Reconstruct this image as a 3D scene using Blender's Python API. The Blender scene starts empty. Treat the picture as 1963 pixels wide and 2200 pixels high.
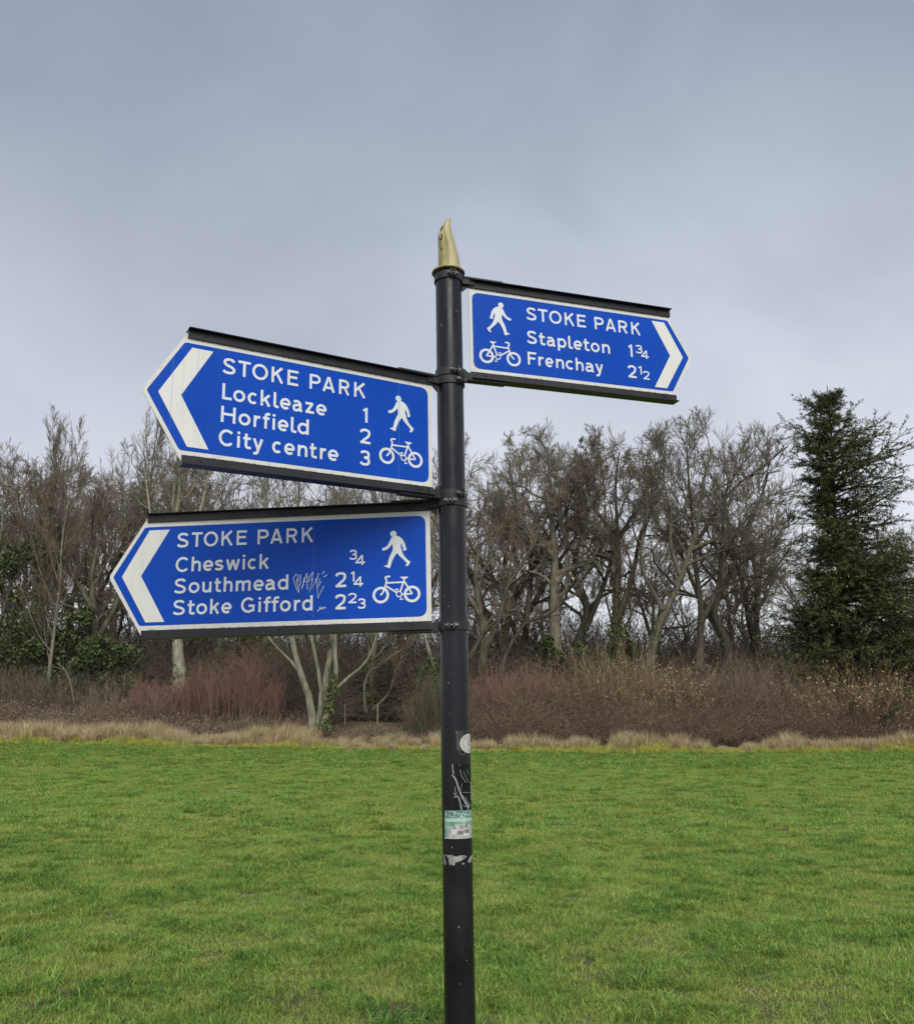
import bpy, math, random
import numpy as np
from mathutils import Matrix, Vector
R_ = math.radians
sc = bpy.context.scene
EYE = 1.6
# ------------------------------------------------------------------ camera
cam = bpy.data.objects.new('camera', bpy.data.cameras.new('camera'))
sc.collection.objects.link(cam); sc.camera = cam
cam.data.sensor_fit = 'HORIZONTAL'; cam.data.sensor_width = 36.0; cam.data.lens = 36*1928.7/1963
cam.data.clip_start = 0.05; cam.data.clip_end = 6000
PITCH, ROLL = R_(13.714), R_(0.148)
cam.matrix_world = (Matrix.Translation((0, 0, EYE)) @ Matrix.Rotation(math.pi/2 + PITCH, 4, 'X') @ Matrix.Rotation(-ROLL, 4, 'Z'))
# ------------------------------------------------------------------ sky
SUN_EL, SUN_AZ = 44.0, 10.0      # sun behind the camera, a little to the right
w = bpy.data.worlds.new('World'); sc.world = w; w.use_nodes = True
nt = w.node_tree; nt.nodes.clear(); N = nt.nodes.new; LK = nt.links.new
out = N('ShaderNodeOutputWorld'); bg = N('ShaderNodeBackground'); LK(bg.outputs[0], out.inputs[0])
sky = N('ShaderNodeTexSky'); sky.sky_type = 'NISHITA'; sky.sun_disc = False
sky.sun_elevation = R_(SUN_EL); sky.sun_rotation = R_(180 - SUN_AZ)
tc = N('ShaderNodeTexCoord'); sep = N('ShaderNodeSeparateXYZ'); LK(tc.outputs['Generated'], sep.inputs[0])
ramp = N('ShaderNodeValToRGB'); LK(sep.outputs['Z'], ramp.inputs[0])
def setramp(r, stops):
    e = r.color_ramp.elements
    while len(e) > len(stops): e.remove(e[-1])
    while len(e) < len(stops): e.new(1.0)
    for el, (p, c) in zip(e, stops):
        el.position = p; el.color = (*c, 1)
setramp(ramp, [(0.0, (.78, .81, .86)), (.14, (.76, .79, .85)), (.26, (.655, .69, .765)), (.40, (.51, .55, .64)), (.55, (.385, .43, .52)), (.70, (.295, .335, .43)), (1.0, (.32, .36, .45))])
mp = N('ShaderNodeMapping'); LK(tc.outputs['Generated'], mp.inputs[0]); mp.inputs['Scale'].default_value = (1.0, 1.0, 1.3)
mp.inputs['Location'].default_value = (.3, .1, .55)
ns = N('ShaderNodeTexNoise'); LK(mp.outputs[0], ns.inputs['Vector']); ns.inputs['Scale'].default_value = 2.6; ns.inputs['Detail'].default_value = 5; ns.inputs['Roughness'].default_value = .52; ns.inputs['Distortion'].default_value = .4
cr = N('ShaderNodeValToRGB'); LK(ns.outputs['Fac'], cr.inputs[0]); setramp(cr, [(.30, (.86, .865, .89)), (.5, (1.01, 1.01, 1.01)), (.70, (1.17, 1.165, 1.14))])
mul = N('ShaderNodeMixRGB'); mul.blend_type = 'MULTIPLY'; mul.inputs[0].default_value = 1; LK(ramp.outputs[0], mul.inputs[1]); LK(cr.outputs[0], mul.inputs[2])
nm = N('ShaderNodeMixRGB'); nm.blend_type = 'MULTIPLY'; nm.inputs[0].default_value = 1; LK(sky.outputs[0], nm.inputs[1]); nm.inputs[2].default_value = (.08, .08, .08, 1)
mx = N('ShaderNodeMixRGB'); mx.inputs[0].default_value = .94; LK(nm.outputs[0], mx.inputs[1]); LK(mul.outputs[0], mx.inputs[2])
LK(mx.outputs[0], bg.inputs[0]); bg.inputs[1].default_value = 1.0
# ------------------------------------------------------------------ sun through thin cloud
sl = bpy.data.lights.new('sun', 'SUN'); sl.energy = 2.5; sl.angle = R_(44); sl.color = (1, .96, .89)
so = bpy.data.objects.new('sun', sl); sc.collection.objects.link(so)
sd = Vector((math.sin(R_(SUN_AZ))*math.cos(R_(SUN_EL)), -math.cos(R_(SUN_AZ))*math.cos(R_(SUN_EL)), math.sin(R_(SUN_EL))))
so.rotation_euler = sd.to_track_quat('Z', 'Y').to_euler(); so.location = (3, -6, 8)
sc.view_settings.view_transform = 'Standard'; sc.view_settings.look = 'None'
sc.view_settings.exposure = 0.12; sc.view_settings.gamma = 1.0; sc.view_settings.use_curve_mapping = False
# ------------------------------------------------------------------ helpers
def link(o, parent=None):
    sc.collection.objects.link(o)
    if parent is not None: o.parent = parent
    return o
def tag(o, label=None, cat=None, group=None, kind=None):
    if label: o['label'] = label
    if cat: o['category'] = cat
    if group: o['group'] = group
    if kind: o['kind'] = kind
    return o
def empty(name, loc=(0, 0, 0)):
    o = bpy.data.objects.new(name, None); o.location = loc; o.empty_display_size = .2
    return link(o)
def mesh_data(name, verts, faces, mats, midx=None, smooth=False):
    me = bpy.data.meshes.new(name)
    me.from_pydata([tuple(v) for v in verts], [], [tuple(f) for f in faces])
    for m in (mats if isinstance(mats, (list, tuple)) else [mats]): me.materials.append(m)
    if midx is not None: me.polygons.foreach_set('material_index', midx)
    if smooth: me.polygons.foreach_set('use_smooth', [True]*len(me.polygons))
    me.update(); return me
def mk(name, verts, faces, mat, parent=None, smooth=False, mw=None, midx=None):
    o = bpy.data.objects.new(name, mesh_data(name, verts, faces, mat, midx, smooth))
    if mw is not None: o.matrix_local = mw
    return link(o, parent)
def np_mesh(name, V, F, mats, midx=None, smooth=False):
    """V (n,3), F (m,4) or (m,3) numpy"""
    me = bpy.data.meshes.new(name); k = F.shape[1]
    me.vertices.add(len(V)); me.vertices.foreach_set('co', V.astype(np.float32).ravel())
    me.loops.add(F.size); me.loops.foreach_set('vertex_index', F.astype(np.int32).ravel())
    me.polygons.add(len(F)); me.polygons.foreach_set('loop_start', np.arange(0, F.size, k, dtype=np.int32))
    for m in (mats if isinstance(mats, (list, tuple)) else [mats]): me.materials.append(m)
    if midx is not None: me.polygons.foreach_set('material_index', midx.astype(np.int32))
    if smooth: me.polygons.foreach_set('use_smooth', np.ones(len(F), bool))
    me.update(calc_edges=True); return me
def box(cx, cy, cz, sx, sy, sz, b=0.0):
    """box verts/faces, optionally chamfered along its x edges"""
    x, y, z = sx/2, sy/2, sz/2
    if b <= 0:
        v = [(cx+i*x, cy+j*y, cz+k*z) for i in (-1, 1) for j in (-1, 1) for k in (-1, 1)]
        return v, [(0, 1, 3, 2), (4, 6, 7, 5), (0, 4, 5, 1), (2, 3, 7, 6), (0, 2, 6, 4), (1, 5, 7, 3)]
    pr = [(-y+b, -z), (y-b, -z), (y, -z+b), (y, z-b), (y-b, z), (-y+b, z), (-y, z-b), (-y, -z+b)]
    v = [(cx+s*x, cy+p[0], cz+p[1]) for s in (-1, 1) for p in pr]
    f = [tuple(range(7, -1, -1)), tuple(range(8, 16))] + [(i, (i+1) % 8, 8+(i+1) % 8, 8+i) for i in range(8)]
    return v, f
def join(parts):
    V, F = [], []
    for v, f in parts:
        o = len(V); V += list(v); F += [tuple(i+o for i in q) for q in f]
    return V, F
# materials
def mat(name, rough=.6, metal=0.0, spec=.5):
    m = bpy.data.materials.new(name); m.use_nodes = True
    b = m.node_tree.nodes['Principled BSDF']; b.inputs['Roughness'].default_value = rough; b.inputs['Metallic'].default_value = metal
    b.inputs['Specular IOR Level'].default_value = spec
    return m, m.node_tree, b
def noise_col(m, nt, b, stops, scale=5, detail=4, coord='Object', rough=.55, stretch=None, bump=0, bump_scale=None, bdist=.01):
    tcn = nt.nodes.new('ShaderNodeTexCoord') if coord != 'World' else nt.nodes.new('ShaderNodeNewGeometry')
    src = tcn.outputs[coord] if coord != 'World' else tcn.outputs['Position']
    if stretch:
        mpn = nt.nodes.new('ShaderNodeMapping'); mpn.inputs['Scale'].default_value = stretch
        nt.links.new(src, mpn.inputs[0]); src = mpn.outputs[0]
    n = nt.nodes.new('ShaderNodeTexNoise'); n.inputs['Scale'].default_value = scale; n.inputs['Detail'].default_value = detail; n.inputs['Roughness'].default_value = rough
    nt.links.new(src, n.inputs['Vector'])
    r = nt.nodes.new('ShaderNodeValToRGB'); setramp(r, stops); nt.links.new(n.outputs['Fac'], r.inputs[0])
    nt.links.new(r.outputs[0], b.inputs['Base Color'])
    if bump:
        n2 = nt.nodes.new('ShaderNodeTexNoise'); n2.inputs['Scale'].default_value = bump_scale or scale*3; n2.inputs['Detail'].default_value = 6
        nt.links.new(src, n2.inputs['Vector'])
        bp = nt.nodes.new('ShaderNodeBump'); bp.inputs['Strength'].default_value = bump; bp.inputs['Distance'].default_value = bdist
        nt.links.new(n2.outputs['Fac'], bp.inputs['Height']); nt.links.new(bp.outputs[0], b.inputs['Normal'])
    return r
def simple(name, stops, scale, rough=.8, spec=.3, **k):
    m, t, b = mat(name, rough, 0, spec); noise_col(m, t, b, stops, scale, **k); return m
# ------------------------------------------------------------------ pixel helpers (to find where things stand)
def ray(px, py):
    f = 1928.7; X = (px-981.5)/f; V = (1100-py)/f
    c_, s_ = math.cos(ROLL), math.sin(ROLL); X, V = X*c_+V*s_, -X*s_+V*c_
    c_, s_ = math.cos(PITCH), math.sin(PITCH)
    return np.array([X, c_-V*s_, s_+V*c_])
def at(px, py, Y):
    r = ray(px, py); r = r*(Y/r[1]); return np.array([r[0], r[1], r[2]+EYE])
def sstep(a, b, x): t = np.clip((x-a)/(b-a), 0, 1); return t*t*(3-2*t)
EDGE = 66.5
def gz(x, y):
    x = np.asarray(x, float); y = np.asarray(y, float)
    left = .85*np.clip((-x+8)/42, 0, 1.3)*sstep(18, 72, y)
    bank = 2.1*sstep(EDGE, EDGE+14, y) + .9*sstep(EDGE+14, EDGE+60, y)
    lump = .03*np.sin(x*.9+1.3*np.sin(y*.31))*np.sin(y*.7+.5) + .05*np.sin(x*.23+1)*np.sin(y*.17+2)
    return left + bank + lump*sstep(3, 9, y)*np.clip(1.3-y/90, .2, 1)
# ------------------------------------------------------------------ ground
rng = np.random.default_rng(7)
m_ground, t_, b_ = mat('field_soil_and_grass', .95, 0, .1)
g = t_.nodes.new('ShaderNodeNewGeometry')
n1 = t_.nodes.new('ShaderNodeTexNoise'); n1.inputs['Scale'].default_value = .55; n1.inputs['Detail'].default_value = 5; t_.links.new(g.outputs['Position'], n1.inputs['Vector'])
n2 = t_.nodes.new('ShaderNodeTexNoise'); n2.inputs['Scale'].default_value = 6; n2.inputs['Detail'].default_value = 8; n2.inputs['Roughness'].default_value = .7; t_.links.new(g.outputs['Position'], n2.inputs['Vector'])
r1 = t_.nodes.new('ShaderNodeValToRGB'); setramp(r1, [(.3, (.09, .085, .045)), (.7, (.15, .13, .07))]); t_.links.new(n1.outputs['Fac'], r1.inputs[0])
r2 = t_.nodes.new('ShaderNodeValToRGB'); setramp(r2, [(.25, (.45, .45, .45)), (.6, (1.15, 1.15, 1.15))]); t_.links.new(n2.outputs['Fac'], r2.inputs[0])
mm = t_.nodes.new('ShaderNodeMixRGB'); mm.blend_type = 'MULTIPLY'; mm.inputs[0].default_value = 1; t_.links.new(r1.outputs[0], mm.inputs[1]); t_.links.new(r2.outputs[0], mm.inputs[2])
sp_ = t_.nodes.new('ShaderNodeSeparateXYZ'); t_.links.new(g.outputs['Position'], sp_.inputs[0])
mr = t_.nodes.new('ShaderNodeMapRange'); mr.inputs['From Min'].default_value = 68; mr.inputs['From Max'].default_value = 72; t_.links.new(sp_.outputs['Y'], mr.inputs['Value'])
mm2 = t_.nodes.new('ShaderNodeMixRGB'); t_.links.new(mr.outputs[0], mm2.inputs[0]); t_.links.new(mm.outputs[0], mm2.inputs[1]); mm2.inputs[2].default_value = (.13, .10, .065, 1)
t_.links.new(mm2.outputs[0], b_.inputs['Base Color'])
bp = t_.nodes.new('ShaderNodeBump'); bp.inputs['Strength'].default_value = .6; bp.inputs['Distance'].default_value = .04; t_.links.new(n2.outputs['Fac'], bp.inputs['Height']); t_.links.new(bp.outputs[0], b_.inputs['Normal'])
xs = np.concatenate([np.linspace(-1500, -70, 8), np.linspace(-66, 66, 133), np.linspace(70, 1500, 8)])
ys = np.concatenate([np.linspace(-60, -4, 6), np.linspace(-2, 130, 150), np.linspace(140, 3000, 10)])
GX, GY = np.meshgrid(xs, ys); GV = np.stack([GX, GY, gz(GX, GY)], -1).reshape(-1, 3)
nx = len(xs); ii = (np.arange(len(ys)-1)[:, None]*nx + np.arange(nx-1)[None, :]).ravel()
ground = bpy.data.objects.new('ground', np_mesh('ground', GV, np.stack([ii, ii+1, ii+nx+1, ii+nx], 1), m_ground, smooth=True)); link(ground); ground['kind'] = 'structure'
# ------------------------------------------------------------------ scattering of what nobody can count (geometry nodes, real instances)
def proto_collection(name, objs):
    c = bpy.data.collections.new(name)
    for i, (me) in enumerate(objs):
        o = bpy.data.objects.new('%s_%02d' % (name, i), me); c.objects.link(o)
    return c
def scatter(name, pts, rot, scl, idx, coll, label, cat):
    me = bpy.data.meshes.new(name); n = len(pts)
    me.vertices.add(n); me.vertices.foreach_set('co', np.asarray(pts, np.float32).ravel())
    a = me.attributes.new('rot', 'FLOAT_VECTOR', 'POINT'); a.data.foreach_set('vector', np.asarray(rot, np.float32).ravel())
    a = me.attributes.new('scl', 'FLOAT_VECTOR', 'POINT'); a.data.foreach_set('vector', np.asarray(scl, np.float32).ravel())
    a = me.attributes.new('idx', 'INT', 'POINT'); a.data.foreach_set('value', np.asarray(idx, np.int32))
    o = bpy.data.objects.new(name, me); link(o); tag(o, label, cat, kind='stuff')
    ng = bpy.data.node_groups.new(name+'_nodes', 'GeometryNodeTree')
    ng.interface.new_socket('Geometry', in_out='INPUT', socket_type='NodeSocketGeometry')
    ng.interface.new_socket('Geometry', in_out='OUTPUT', socket_type='NodeSocketGeometry')
    A = ng.nodes.new; gi, go = A('NodeGroupInput'), A('NodeGroupOutput'); ip = A('GeometryNodeInstanceOnPoints')
    ci = A('GeometryNodeCollectionInfo'); ci.inputs['Collection'].default_value = coll; ci.inputs['Separate Children'].default_value = True; ci.inputs['Reset Children'].default_value = True
    def na(nm_, ty):
        q = A('GeometryNodeInputNamedAttribute'); q.data_type = ty; q.inputs['Name'].default_value = nm_; return q.outputs['Attribute']
    e2r = A('FunctionNodeEulerToRotation'); L = ng.links.new
    L(na('rot', 'FLOAT_VECTOR'), e2r.inputs[0]); L(gi.outputs[0], ip.inputs['Points']); L(ci.outputs[0], ip.inputs['Instance'])
    ip.inputs['Pick Instance'].default_value = True
    L(na('idx', 'INT'), ip.inputs['Instance Index']); L(e2r.outputs[0], ip.inputs['Rotation']); L(na('scl', 'FLOAT_VECTOR'), ip.inputs['Scale'])
    L(ip.outputs[0], go.inputs[0])
    md = o.modifiers.new('scatter', 'NODES'); md.node_group = ng
    return o
def blades(n, base, length, width, lean, curl, r):
    """n curved blades: quad + tip triangle as two quads"""
    ang = r.uniform(0, 2*np.pi, n); d = np.stack([np.cos(ang), np.sin(ang), np.zeros(n)], 1)
    fa = ang + np.pi/2 + r.normal(0, .5, n); s = np.stack([np.cos(fa), np.sin(fa), np.zeros(n)], 1)*width[:, None]/2
    up = np.array([0, 0, 1.0])
    l1 = lean[:, None]; l2 = (lean+curl)[:, None]; L = length[:, None]
    m1 = base + L*.5*(d*np.sin(l1)+up*np.cos(l1)); m2 = m1 + L*.5*(d*np.sin(l2)+up*np.cos(l2))
    V = np.stack([base-s, base+s, m1+s*.85, m1-s*.85, m2+s*.12, m2-s*.12], 1).reshape(-1, 3)
    k = np.arange(n)[:, None]*6
    return V, np.concatenate([k+np.array([0, 1, 2, 3]), k+np.array([3, 2, 4, 5])])
def grass_mat(name, stops, fine=.5):
    m, t, b = mat(name, .7, 0, .15)
    g = t.nodes.new('ShaderNodeNewGeometry'); oi = t.nodes.new('ShaderNodeObjectInfo')
    a = t.nodes.new('ShaderNodeTexNoise'); a.inputs['Scale'].default_value = 1.5; a.inputs['Detail'].default_value = 7; a.inputs['Roughness'].default_value = .68
    t.links.new(g.outputs['Position'], a.inputs['Vector'])
    r = t.nodes.new('ShaderNodeValToRGB'); setramp(r, stops); t.links.new(a.outputs['Fac'], r.inputs[0])
    f = t.nodes.new('ShaderNodeTexWhiteNoise'); rd = t.nodes.new('ShaderNodeMath'); rd.operation = 'MULTIPLY'
    f.noise_dimensions = '1D'
    t.links.new(g.outputs['Random Per Island'], f.inputs['W'])
    vr = t.nodes.new('ShaderNodeMapRange'); vr.inputs['To Min'].default_value = 1-fine; vr.inputs['To Max'].default_value = 1+fine; t.links.new(f.outputs['Value'], vr.inputs['Value'])
    hs = t.nodes.new('ShaderNodeHueSaturation'); t.links.new(r.outputs[0], hs.inputs['Color']); t.links.new(vr.outputs[0], hs.inputs['Value'])
    hr = t.nodes.new('ShaderNodeMapRange'); hr.inputs['To Min'].default_value = .478; hr.inputs['To Max'].default_value = .512; t.links.new(oi.outputs['Random'], hr.inputs['Value'])
    t.links.new(hr.outputs[0], hs.inputs['Hue'])
    t.links.new(hs.outputs[0], b.inputs['Base Color'])
    tl = t.nodes.new('ShaderNodeBsdfTranslucent'); ms = t.nodes.new('ShaderNodeMixShader'); ms.inputs[0].default_value = .32; t.links.new(hs.outputs[0], tl.inputs[0])
    t.links.new(b.outputs[0], ms.inputs[1]); t.links.new(tl.outputs[0], ms.inputs[2]); t.links.new(ms.outputs[0], t.nodes['Material Output'].inputs[0])
    return m
m_grass = grass_mat('meadow_grass', [(.28, (.185, .33, .065)), (.42, (.25, .40, .08)), (.54, (.315, .445, .095)), (.68, (.40, .465, .13)), (.8, (.29, .39, .11))])
m_tuft = grass_mat('meadow_grass_tussock', [(.34, (.05, .125, .028)), (.5, (.14, .26, .055)), (.7, (.28, .39, .085))])  # own dark green, darkest stop also paints in the shadowed look of tufts
m_dead = grass_mat('yellowing_grass', [(.3, (.44, .45, .14)), (.7, (.55, .50, .22))])
protos = []
def tile(size, n, lmin, lmax, wd, r, tuf=0):
    base = np.stack([r.uniform(-size/2, size/2, n), r.uniform(-size/2, size/2, n), np.full(n, -.01)], 1)
    cl = .6+.4*np.sin(base[:, 0]*9/size+r.uniform(0, 6))*np.sin(base[:, 1]*11/size+r.uniform(0, 6))
    ln = r.uniform(lmin, lmax, n)*(.55+.75*cl)
    V, F = blades(n, base, ln, np.full(n, wd)*r.uniform(.7, 1.2, n), np.abs(r.normal(.55, .35, n)), r.uniform(.2, 1.5, n), r)
    mi = np.tile((r.uniform(0, 1, n) < .07).astype(int)*2, 2)
    return np_mesh('grass_tile', V, F, [m_grass, m_tuft, m_dead], mi)
def tuft(n, rad, lmin, lmax, wd, r):
    a = r.uniform(0, 2*np.pi, n); q = rad*np.sqrt(r.uniform(0, 1, n))
    base = np.stack([q*np.cos(a), q*np.sin(a), np.full(n, -.01)], 1)
    V, F = blades(n, base, r.uniform(lmin, lmax, n), np.full(n, wd), np.abs(r.normal(.5, .35, n)), r.uniform(.4, 1.7, n), r)
    return np_mesh('grass_tuft', V, F, [m_grass, m_tuft, m_dead], np.tile(np.where(r.uniform(0, 1, n) < .5, 1, 0), 2))
for k in range(4): protos.append(tile(.6, 3600, .025, .065, .0034, rng))
for k in range(3): protos.append(tile(1.2, 5000, .03, .08, .007, rng))
for k in range(3): protos.append(tile(2.4, 5000, .04, .10, .016, rng))
for k in range(3): protos.append(tuft(300, .11, .045, .10, .0034, rng))
for k in range(2): protos.append(tuft(200, .17, .06, .13, .007, rng))
gcol = proto_collection('grass_sod', protos)
P, Rt, S_, I = [], [], [], []
def lum(x, y):   # slow variation of sward height
    return .5+.5*(np.sin(x*1.9+2*np.sin(y*.8))*np.sin(y*1.5+1.7*np.sin(x*.6+1)))
mud = [at(870, 2165, 0.0001+6.0)[:1]]
def mudmask(x, y):
    k = np.ones_like(x)
    for (px, py, rx, ry) in ((862, 2160, .16, .09), (842, 2180, .12, .1), (1405, 2145, .12, .09), (1300, 2135, .12, .05), (1885, 2190, .22, .06), (1790, 2196, .12, .05)):
        r = ray(px, py); q = r*(-EYE/r[2]); k = np.where(((x-q[0])/rx)**2+((y-q[1])/ry)**2 < 1, 0, k)
    return k
for (y0, y1, st, ids, hs) in ((1.2, 15.6, .5, (0, 1, 2, 3), 1), (15.4, 38, 1.05, (4, 5, 6), 1.05), (37.6, EDGE+1.5, 2.1, (7, 8, 9), 1.0)):
    for y in np.arange(y0, y1, st):
        hw = .56*y+3.2; x = np.arange(-hw, hw, st) + rng.uniform(-.1, .1)*st
        yy = y + rng.uniform(-.2, .2, len(x))*st; x = x + rng.uniform(-.2, .2, len(x))*st
        keep = (mudmask(x, yy) > 0) | (rng.uniform(0, 1, len(x)) < .25) if st < .6 else np.ones(len(x), bool)
        x, yy = x[keep], yy[keep]; n = len(x)
        P.append(np.stack([x, yy, gz(x, yy)], 1)); Rt.append(np.stack([np.zeros(n), np.zeros(n), rng.uniform(0, 6.28, n)], 1))
        h = hs*(.75+.6*lum(x, yy)); S_.append(np.stack([np.ones(n)*1.05, np.ones(n)*1.05, h], 1)); I.append(rng.choice(ids, n))
def add_tufts(n, y0, y1, ids, s0, s1):
    y = np.sqrt(rng.uniform(y0*y0, y1*y1, n)); x = rng.uniform(-1, 1, n)*(.56*y+3)
    pr = np.clip((lum(x*1.7+3, y*1.3+9)-.25)*1.8, 0.05, 1); k = (rng.uniform(0, 1, n) < pr) & (mudmask(x, y) > 0); x, y = x[k], y[k]; n = len(x)
    P.append(np.stack([x, y, gz(x, y)], 1)); Rt.append(np.stack([rng.normal(0, .12, n), rng.normal(0, .12, n), rng.uniform(0, 6.28, n)], 1))
    s = rng.uniform(s0, s1, n); S_.append(np.stack([s*1.2, s*1.2, s*rng.uniform(.6, 1, n)], 1)); I.append(rng.choice(ids, n))
add_tufts(9000, 2, 15, (10, 11, 12), .5, 1.5); add_tufts(12000, 15, 38, (13, 14), .5, 1.4); add_tufts(11000, 38, EDGE, (13, 14), .9, 2.4)
scatter('grass', np.concatenate(P), np.concatenate(Rt), np.concatenate(S_), np.concatenate(I), gcol, 'bright green tufted meadow grass covering the whole field', 'grass')
# ------------------------------------------------------------------ bare winter trees
def bark(name, stops, scale=3.0):
    m, t, b = mat(name, .9, 0, .15); tcn = t.nodes.new('ShaderNodeTexCoord'); oi = t.nodes.new('ShaderNodeObjectInfo')
    mpn = t.nodes.new('ShaderNodeMapping'); mpn.inputs['Scale'].default_value = (1, 1, .3); t.links.new(tcn.outputs['Object'], mpn.inputs[0])
    n = t.nodes.new('ShaderNodeTexNoise'); n.inputs['Scale'].default_value = scale; n.inputs['Detail'].default_value = 6; n.inputs['Roughness'].default_value = .65; t.links.new(mpn.outputs[0], n.inputs['Vector'])
    r = t.nodes.new('ShaderNodeValToRGB'); setramp(r, stops); t.links.new(n.outputs['Fac'], r.inputs[0])
    hs = t.nodes.new('ShaderNodeHueSaturation'); t.links.new(r.outputs[0], hs.inputs['Color'])
    vr = t.nodes.new('ShaderNodeMapRange'); vr.inputs['To Min'].default_value = .8; vr.inputs['To Max'].default_value = 1.2; t.links.new(oi.outputs['Random'], vr.inputs['Value']); t.links.new(vr.outputs[0], hs.inputs['Value'])
    t.links.new(hs.outputs[0], b.inputs['Base Color']); return m
m_bark = bark('grey_brown_bark', [(.3, (.06, .052, .038)), (.5, (.14, .125, .09)), (.7, (.22, .21, .15))])
m_twig = bark('winter_twigs', [(.3, (.14, .120, .086)), (.7, (.27, .235, .175))], .8)
m_twigr = bark('reddish_winter_twigs', [(.3, (.145, .115, .087)), (.7, (.27, .218, .165))], .8)
m_pale = bark('pale_ash_bark', [(.3, (.10, .095, .065)), (.5, (.23, .215, .155)), (.7, (.34, .33, .26))], 4)
m_dark = bark('dark_oak_bark', [(.3, (.035, .029, .020)), (.6, (.09, .076, .055)), (.8, (.16, .145, .10))])
def unit(v): return v/np.maximum(np.linalg.norm(v, axis=-1, keepdims=True), 1e-9)
def tubes(Pt, Rd, k):
    """Pt (N,n,3), Rd (N,n) -> verts, quads"""
    N_, n, _ = Pt.shape
    T = np.empty_like(Pt); T[:, 1:-1] = Pt[:, 2:]-Pt[:, :-2]; T[:, 0] = Pt[:, 1]-Pt[:, 0]; T[:, -1] = Pt[:, -1]-Pt[:, -2]; T = unit(T)
    ref = np.where(np.abs(T[..., 2:3]) < .9, np.array([0, 0, 1.0]), np.array([1.0, 0, 0])); ref = np.broadcast_to(ref[:, :1], T.shape)
    U = unit(np.cross(ref, T)); W = np.cross(T, U)
    a = np.arange(k)*2*np.pi/k
    V = Pt[:, :, None]+Rd[:, :, None, None]*(np.cos(a)[None, None, :, None]*U[:, :, None]+np.sin(a)[None, None, :, None]*W[:, :, None])
    b = (np.arange(N_)*n*k)[:, None, None]; i = (np.arange(n-1)*k)[None, :, None]; j = np.arange(k)[None, None, :]; j2 = (j+1) % k
    F = np.stack([b+i+j, b+i+j2, b+i+k+j2, b+i+k+j], -1).reshape(-1, 4)
    return V.reshape(-1, 3), F
def walk(start, dirn, length, r0, r1, nseg, gnarl, up, r):
    N_ = len(start); Pt = np.empty((N_, nseg+1, 3)); Pt[:, 0] = start; d = dirn.copy(); st = (length/nseg)[:, None]
    for i in range(nseg):
        d = unit(d+r.normal(0, gnarl, (N_, 3))+np.array([0, 0, up])); Pt[:, i+1] = Pt[:, i]+d*st
    t = np.linspace(0, 1, nseg+1)[None]
    return Pt, r0[:, None]*(1-t)+r1[:, None]*t
def sprout(Pt, Rd, Ln, lv, r, env=None):
    k = lv['k']; N_, n, _ = Pt.shape
    t = lv.get('t0', .2)+(lv.get('t1', 1)-lv.get('t0', .2))*(np.arange(k)[None]+r.uniform(0, 1, (N_, k)))/k
    f = t*(n-1); i = np.minimum(f.astype(int), n-2); f = (f-i)[..., None]; b = np.arange(N_)[:, None]
    p = Pt[b, i]*(1-f)+Pt[b, i+1]*f; rd = Rd[b, i]*(1-f[..., 0])+Rd[b, i+1]*f[..., 0]; T = unit(Pt[b, i+1]-Pt[b, i])
    rnd = r.normal(0, 1, T.shape); rnd[..., 2] *= lv.get('flat', 1); pr = unit(rnd-T*(rnd*T).sum(-1, keepdims=True))
    a = np.radians(r.normal(lv['ang'], lv.get('da', 12), (N_, k)))[..., None]; a = a*(1.1-.45*t[..., None])
    d = T*np.cos(a)+pr*np.sin(a)
    ln = Ln[:, None]*lv['ratio']*(1.15-.55*t)*r.uniform(.7, 1.25, (N_, k))
    rr = np.minimum(rd*lv.get('rr', .6), lv.get('rmax', 9)); rr = np.maximum(rr, lv.get('rmin', .012))
    fl = lambda q: q.reshape(-1, *q.shape[2:])
    p, d, ln, rr = fl(p), fl(d), fl(ln), fl(rr)
    if env is not None:   # keep the crown inside a rounded outline
        C_, E_ = np.array(env[0], float), np.array(env[1], float); q = (p-C_)/E_; u = d/E_; A_, B_, D_ = (u*u).sum(1), (q*u).sum(1), (q*q).sum(1)-1
        disc_ = B_*B_-A_*D_; t_ = np.where((disc_ > 0) & (D_ < 0), (-B_+np.sqrt(np.maximum(disc_, 0)))/A_, 0); ln = np.minimum(ln, np.maximum(t_*r.uniform(.8, 1.3, len(t_)), np.minimum(ln*.5, 1.3)))
    Pc, Rc = walk(p, d, ln, rr, np.maximum(rr*lv.get('tip', .35), lv.get('rmin', .012)*.6), lv.get('n', 5), lv.get('gn', .2), lv.get('up', .08), r)
    return Pc, Rc, ln
def trunk_lines(tr):
    P_, R2, L_ = [], [], []
    for pts, r0, r1 in tr:
        pts = np.array(cat3([np.array(p, float) for p in pts])); s = np.concatenate([[0], np.cumsum(np.linalg.norm(np.diff(pts, axis=0), axis=1))]); u = np.linspace(0, s[-1], 15)
        q = np.stack([np.interp(u, s, pts[:, i]) for i in range(3)], 1); P_.append(q); R2.append(r0+(r1-r0)*np.linspace(0, 1, 15)**.85); L_.append(s[-1])
    return np.array(P_), np.array(R2), np.array(L_)
def cat3(p):
    p = [p[0]]+p+[p[-1]]; o = []
    for i in range(1, len(p)-2):
        for k in range(6):
            t = k/6; a, b, c, e = p[i-1], p[i], p[i+1], p[i+2]; o.append(.5*((2*b)+(-a+c)*t+(2*a-5*b+4*c-e)*t*t+(-a+3*b-3*c+e)*t**3))
    return o+[p[-2]]
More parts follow.
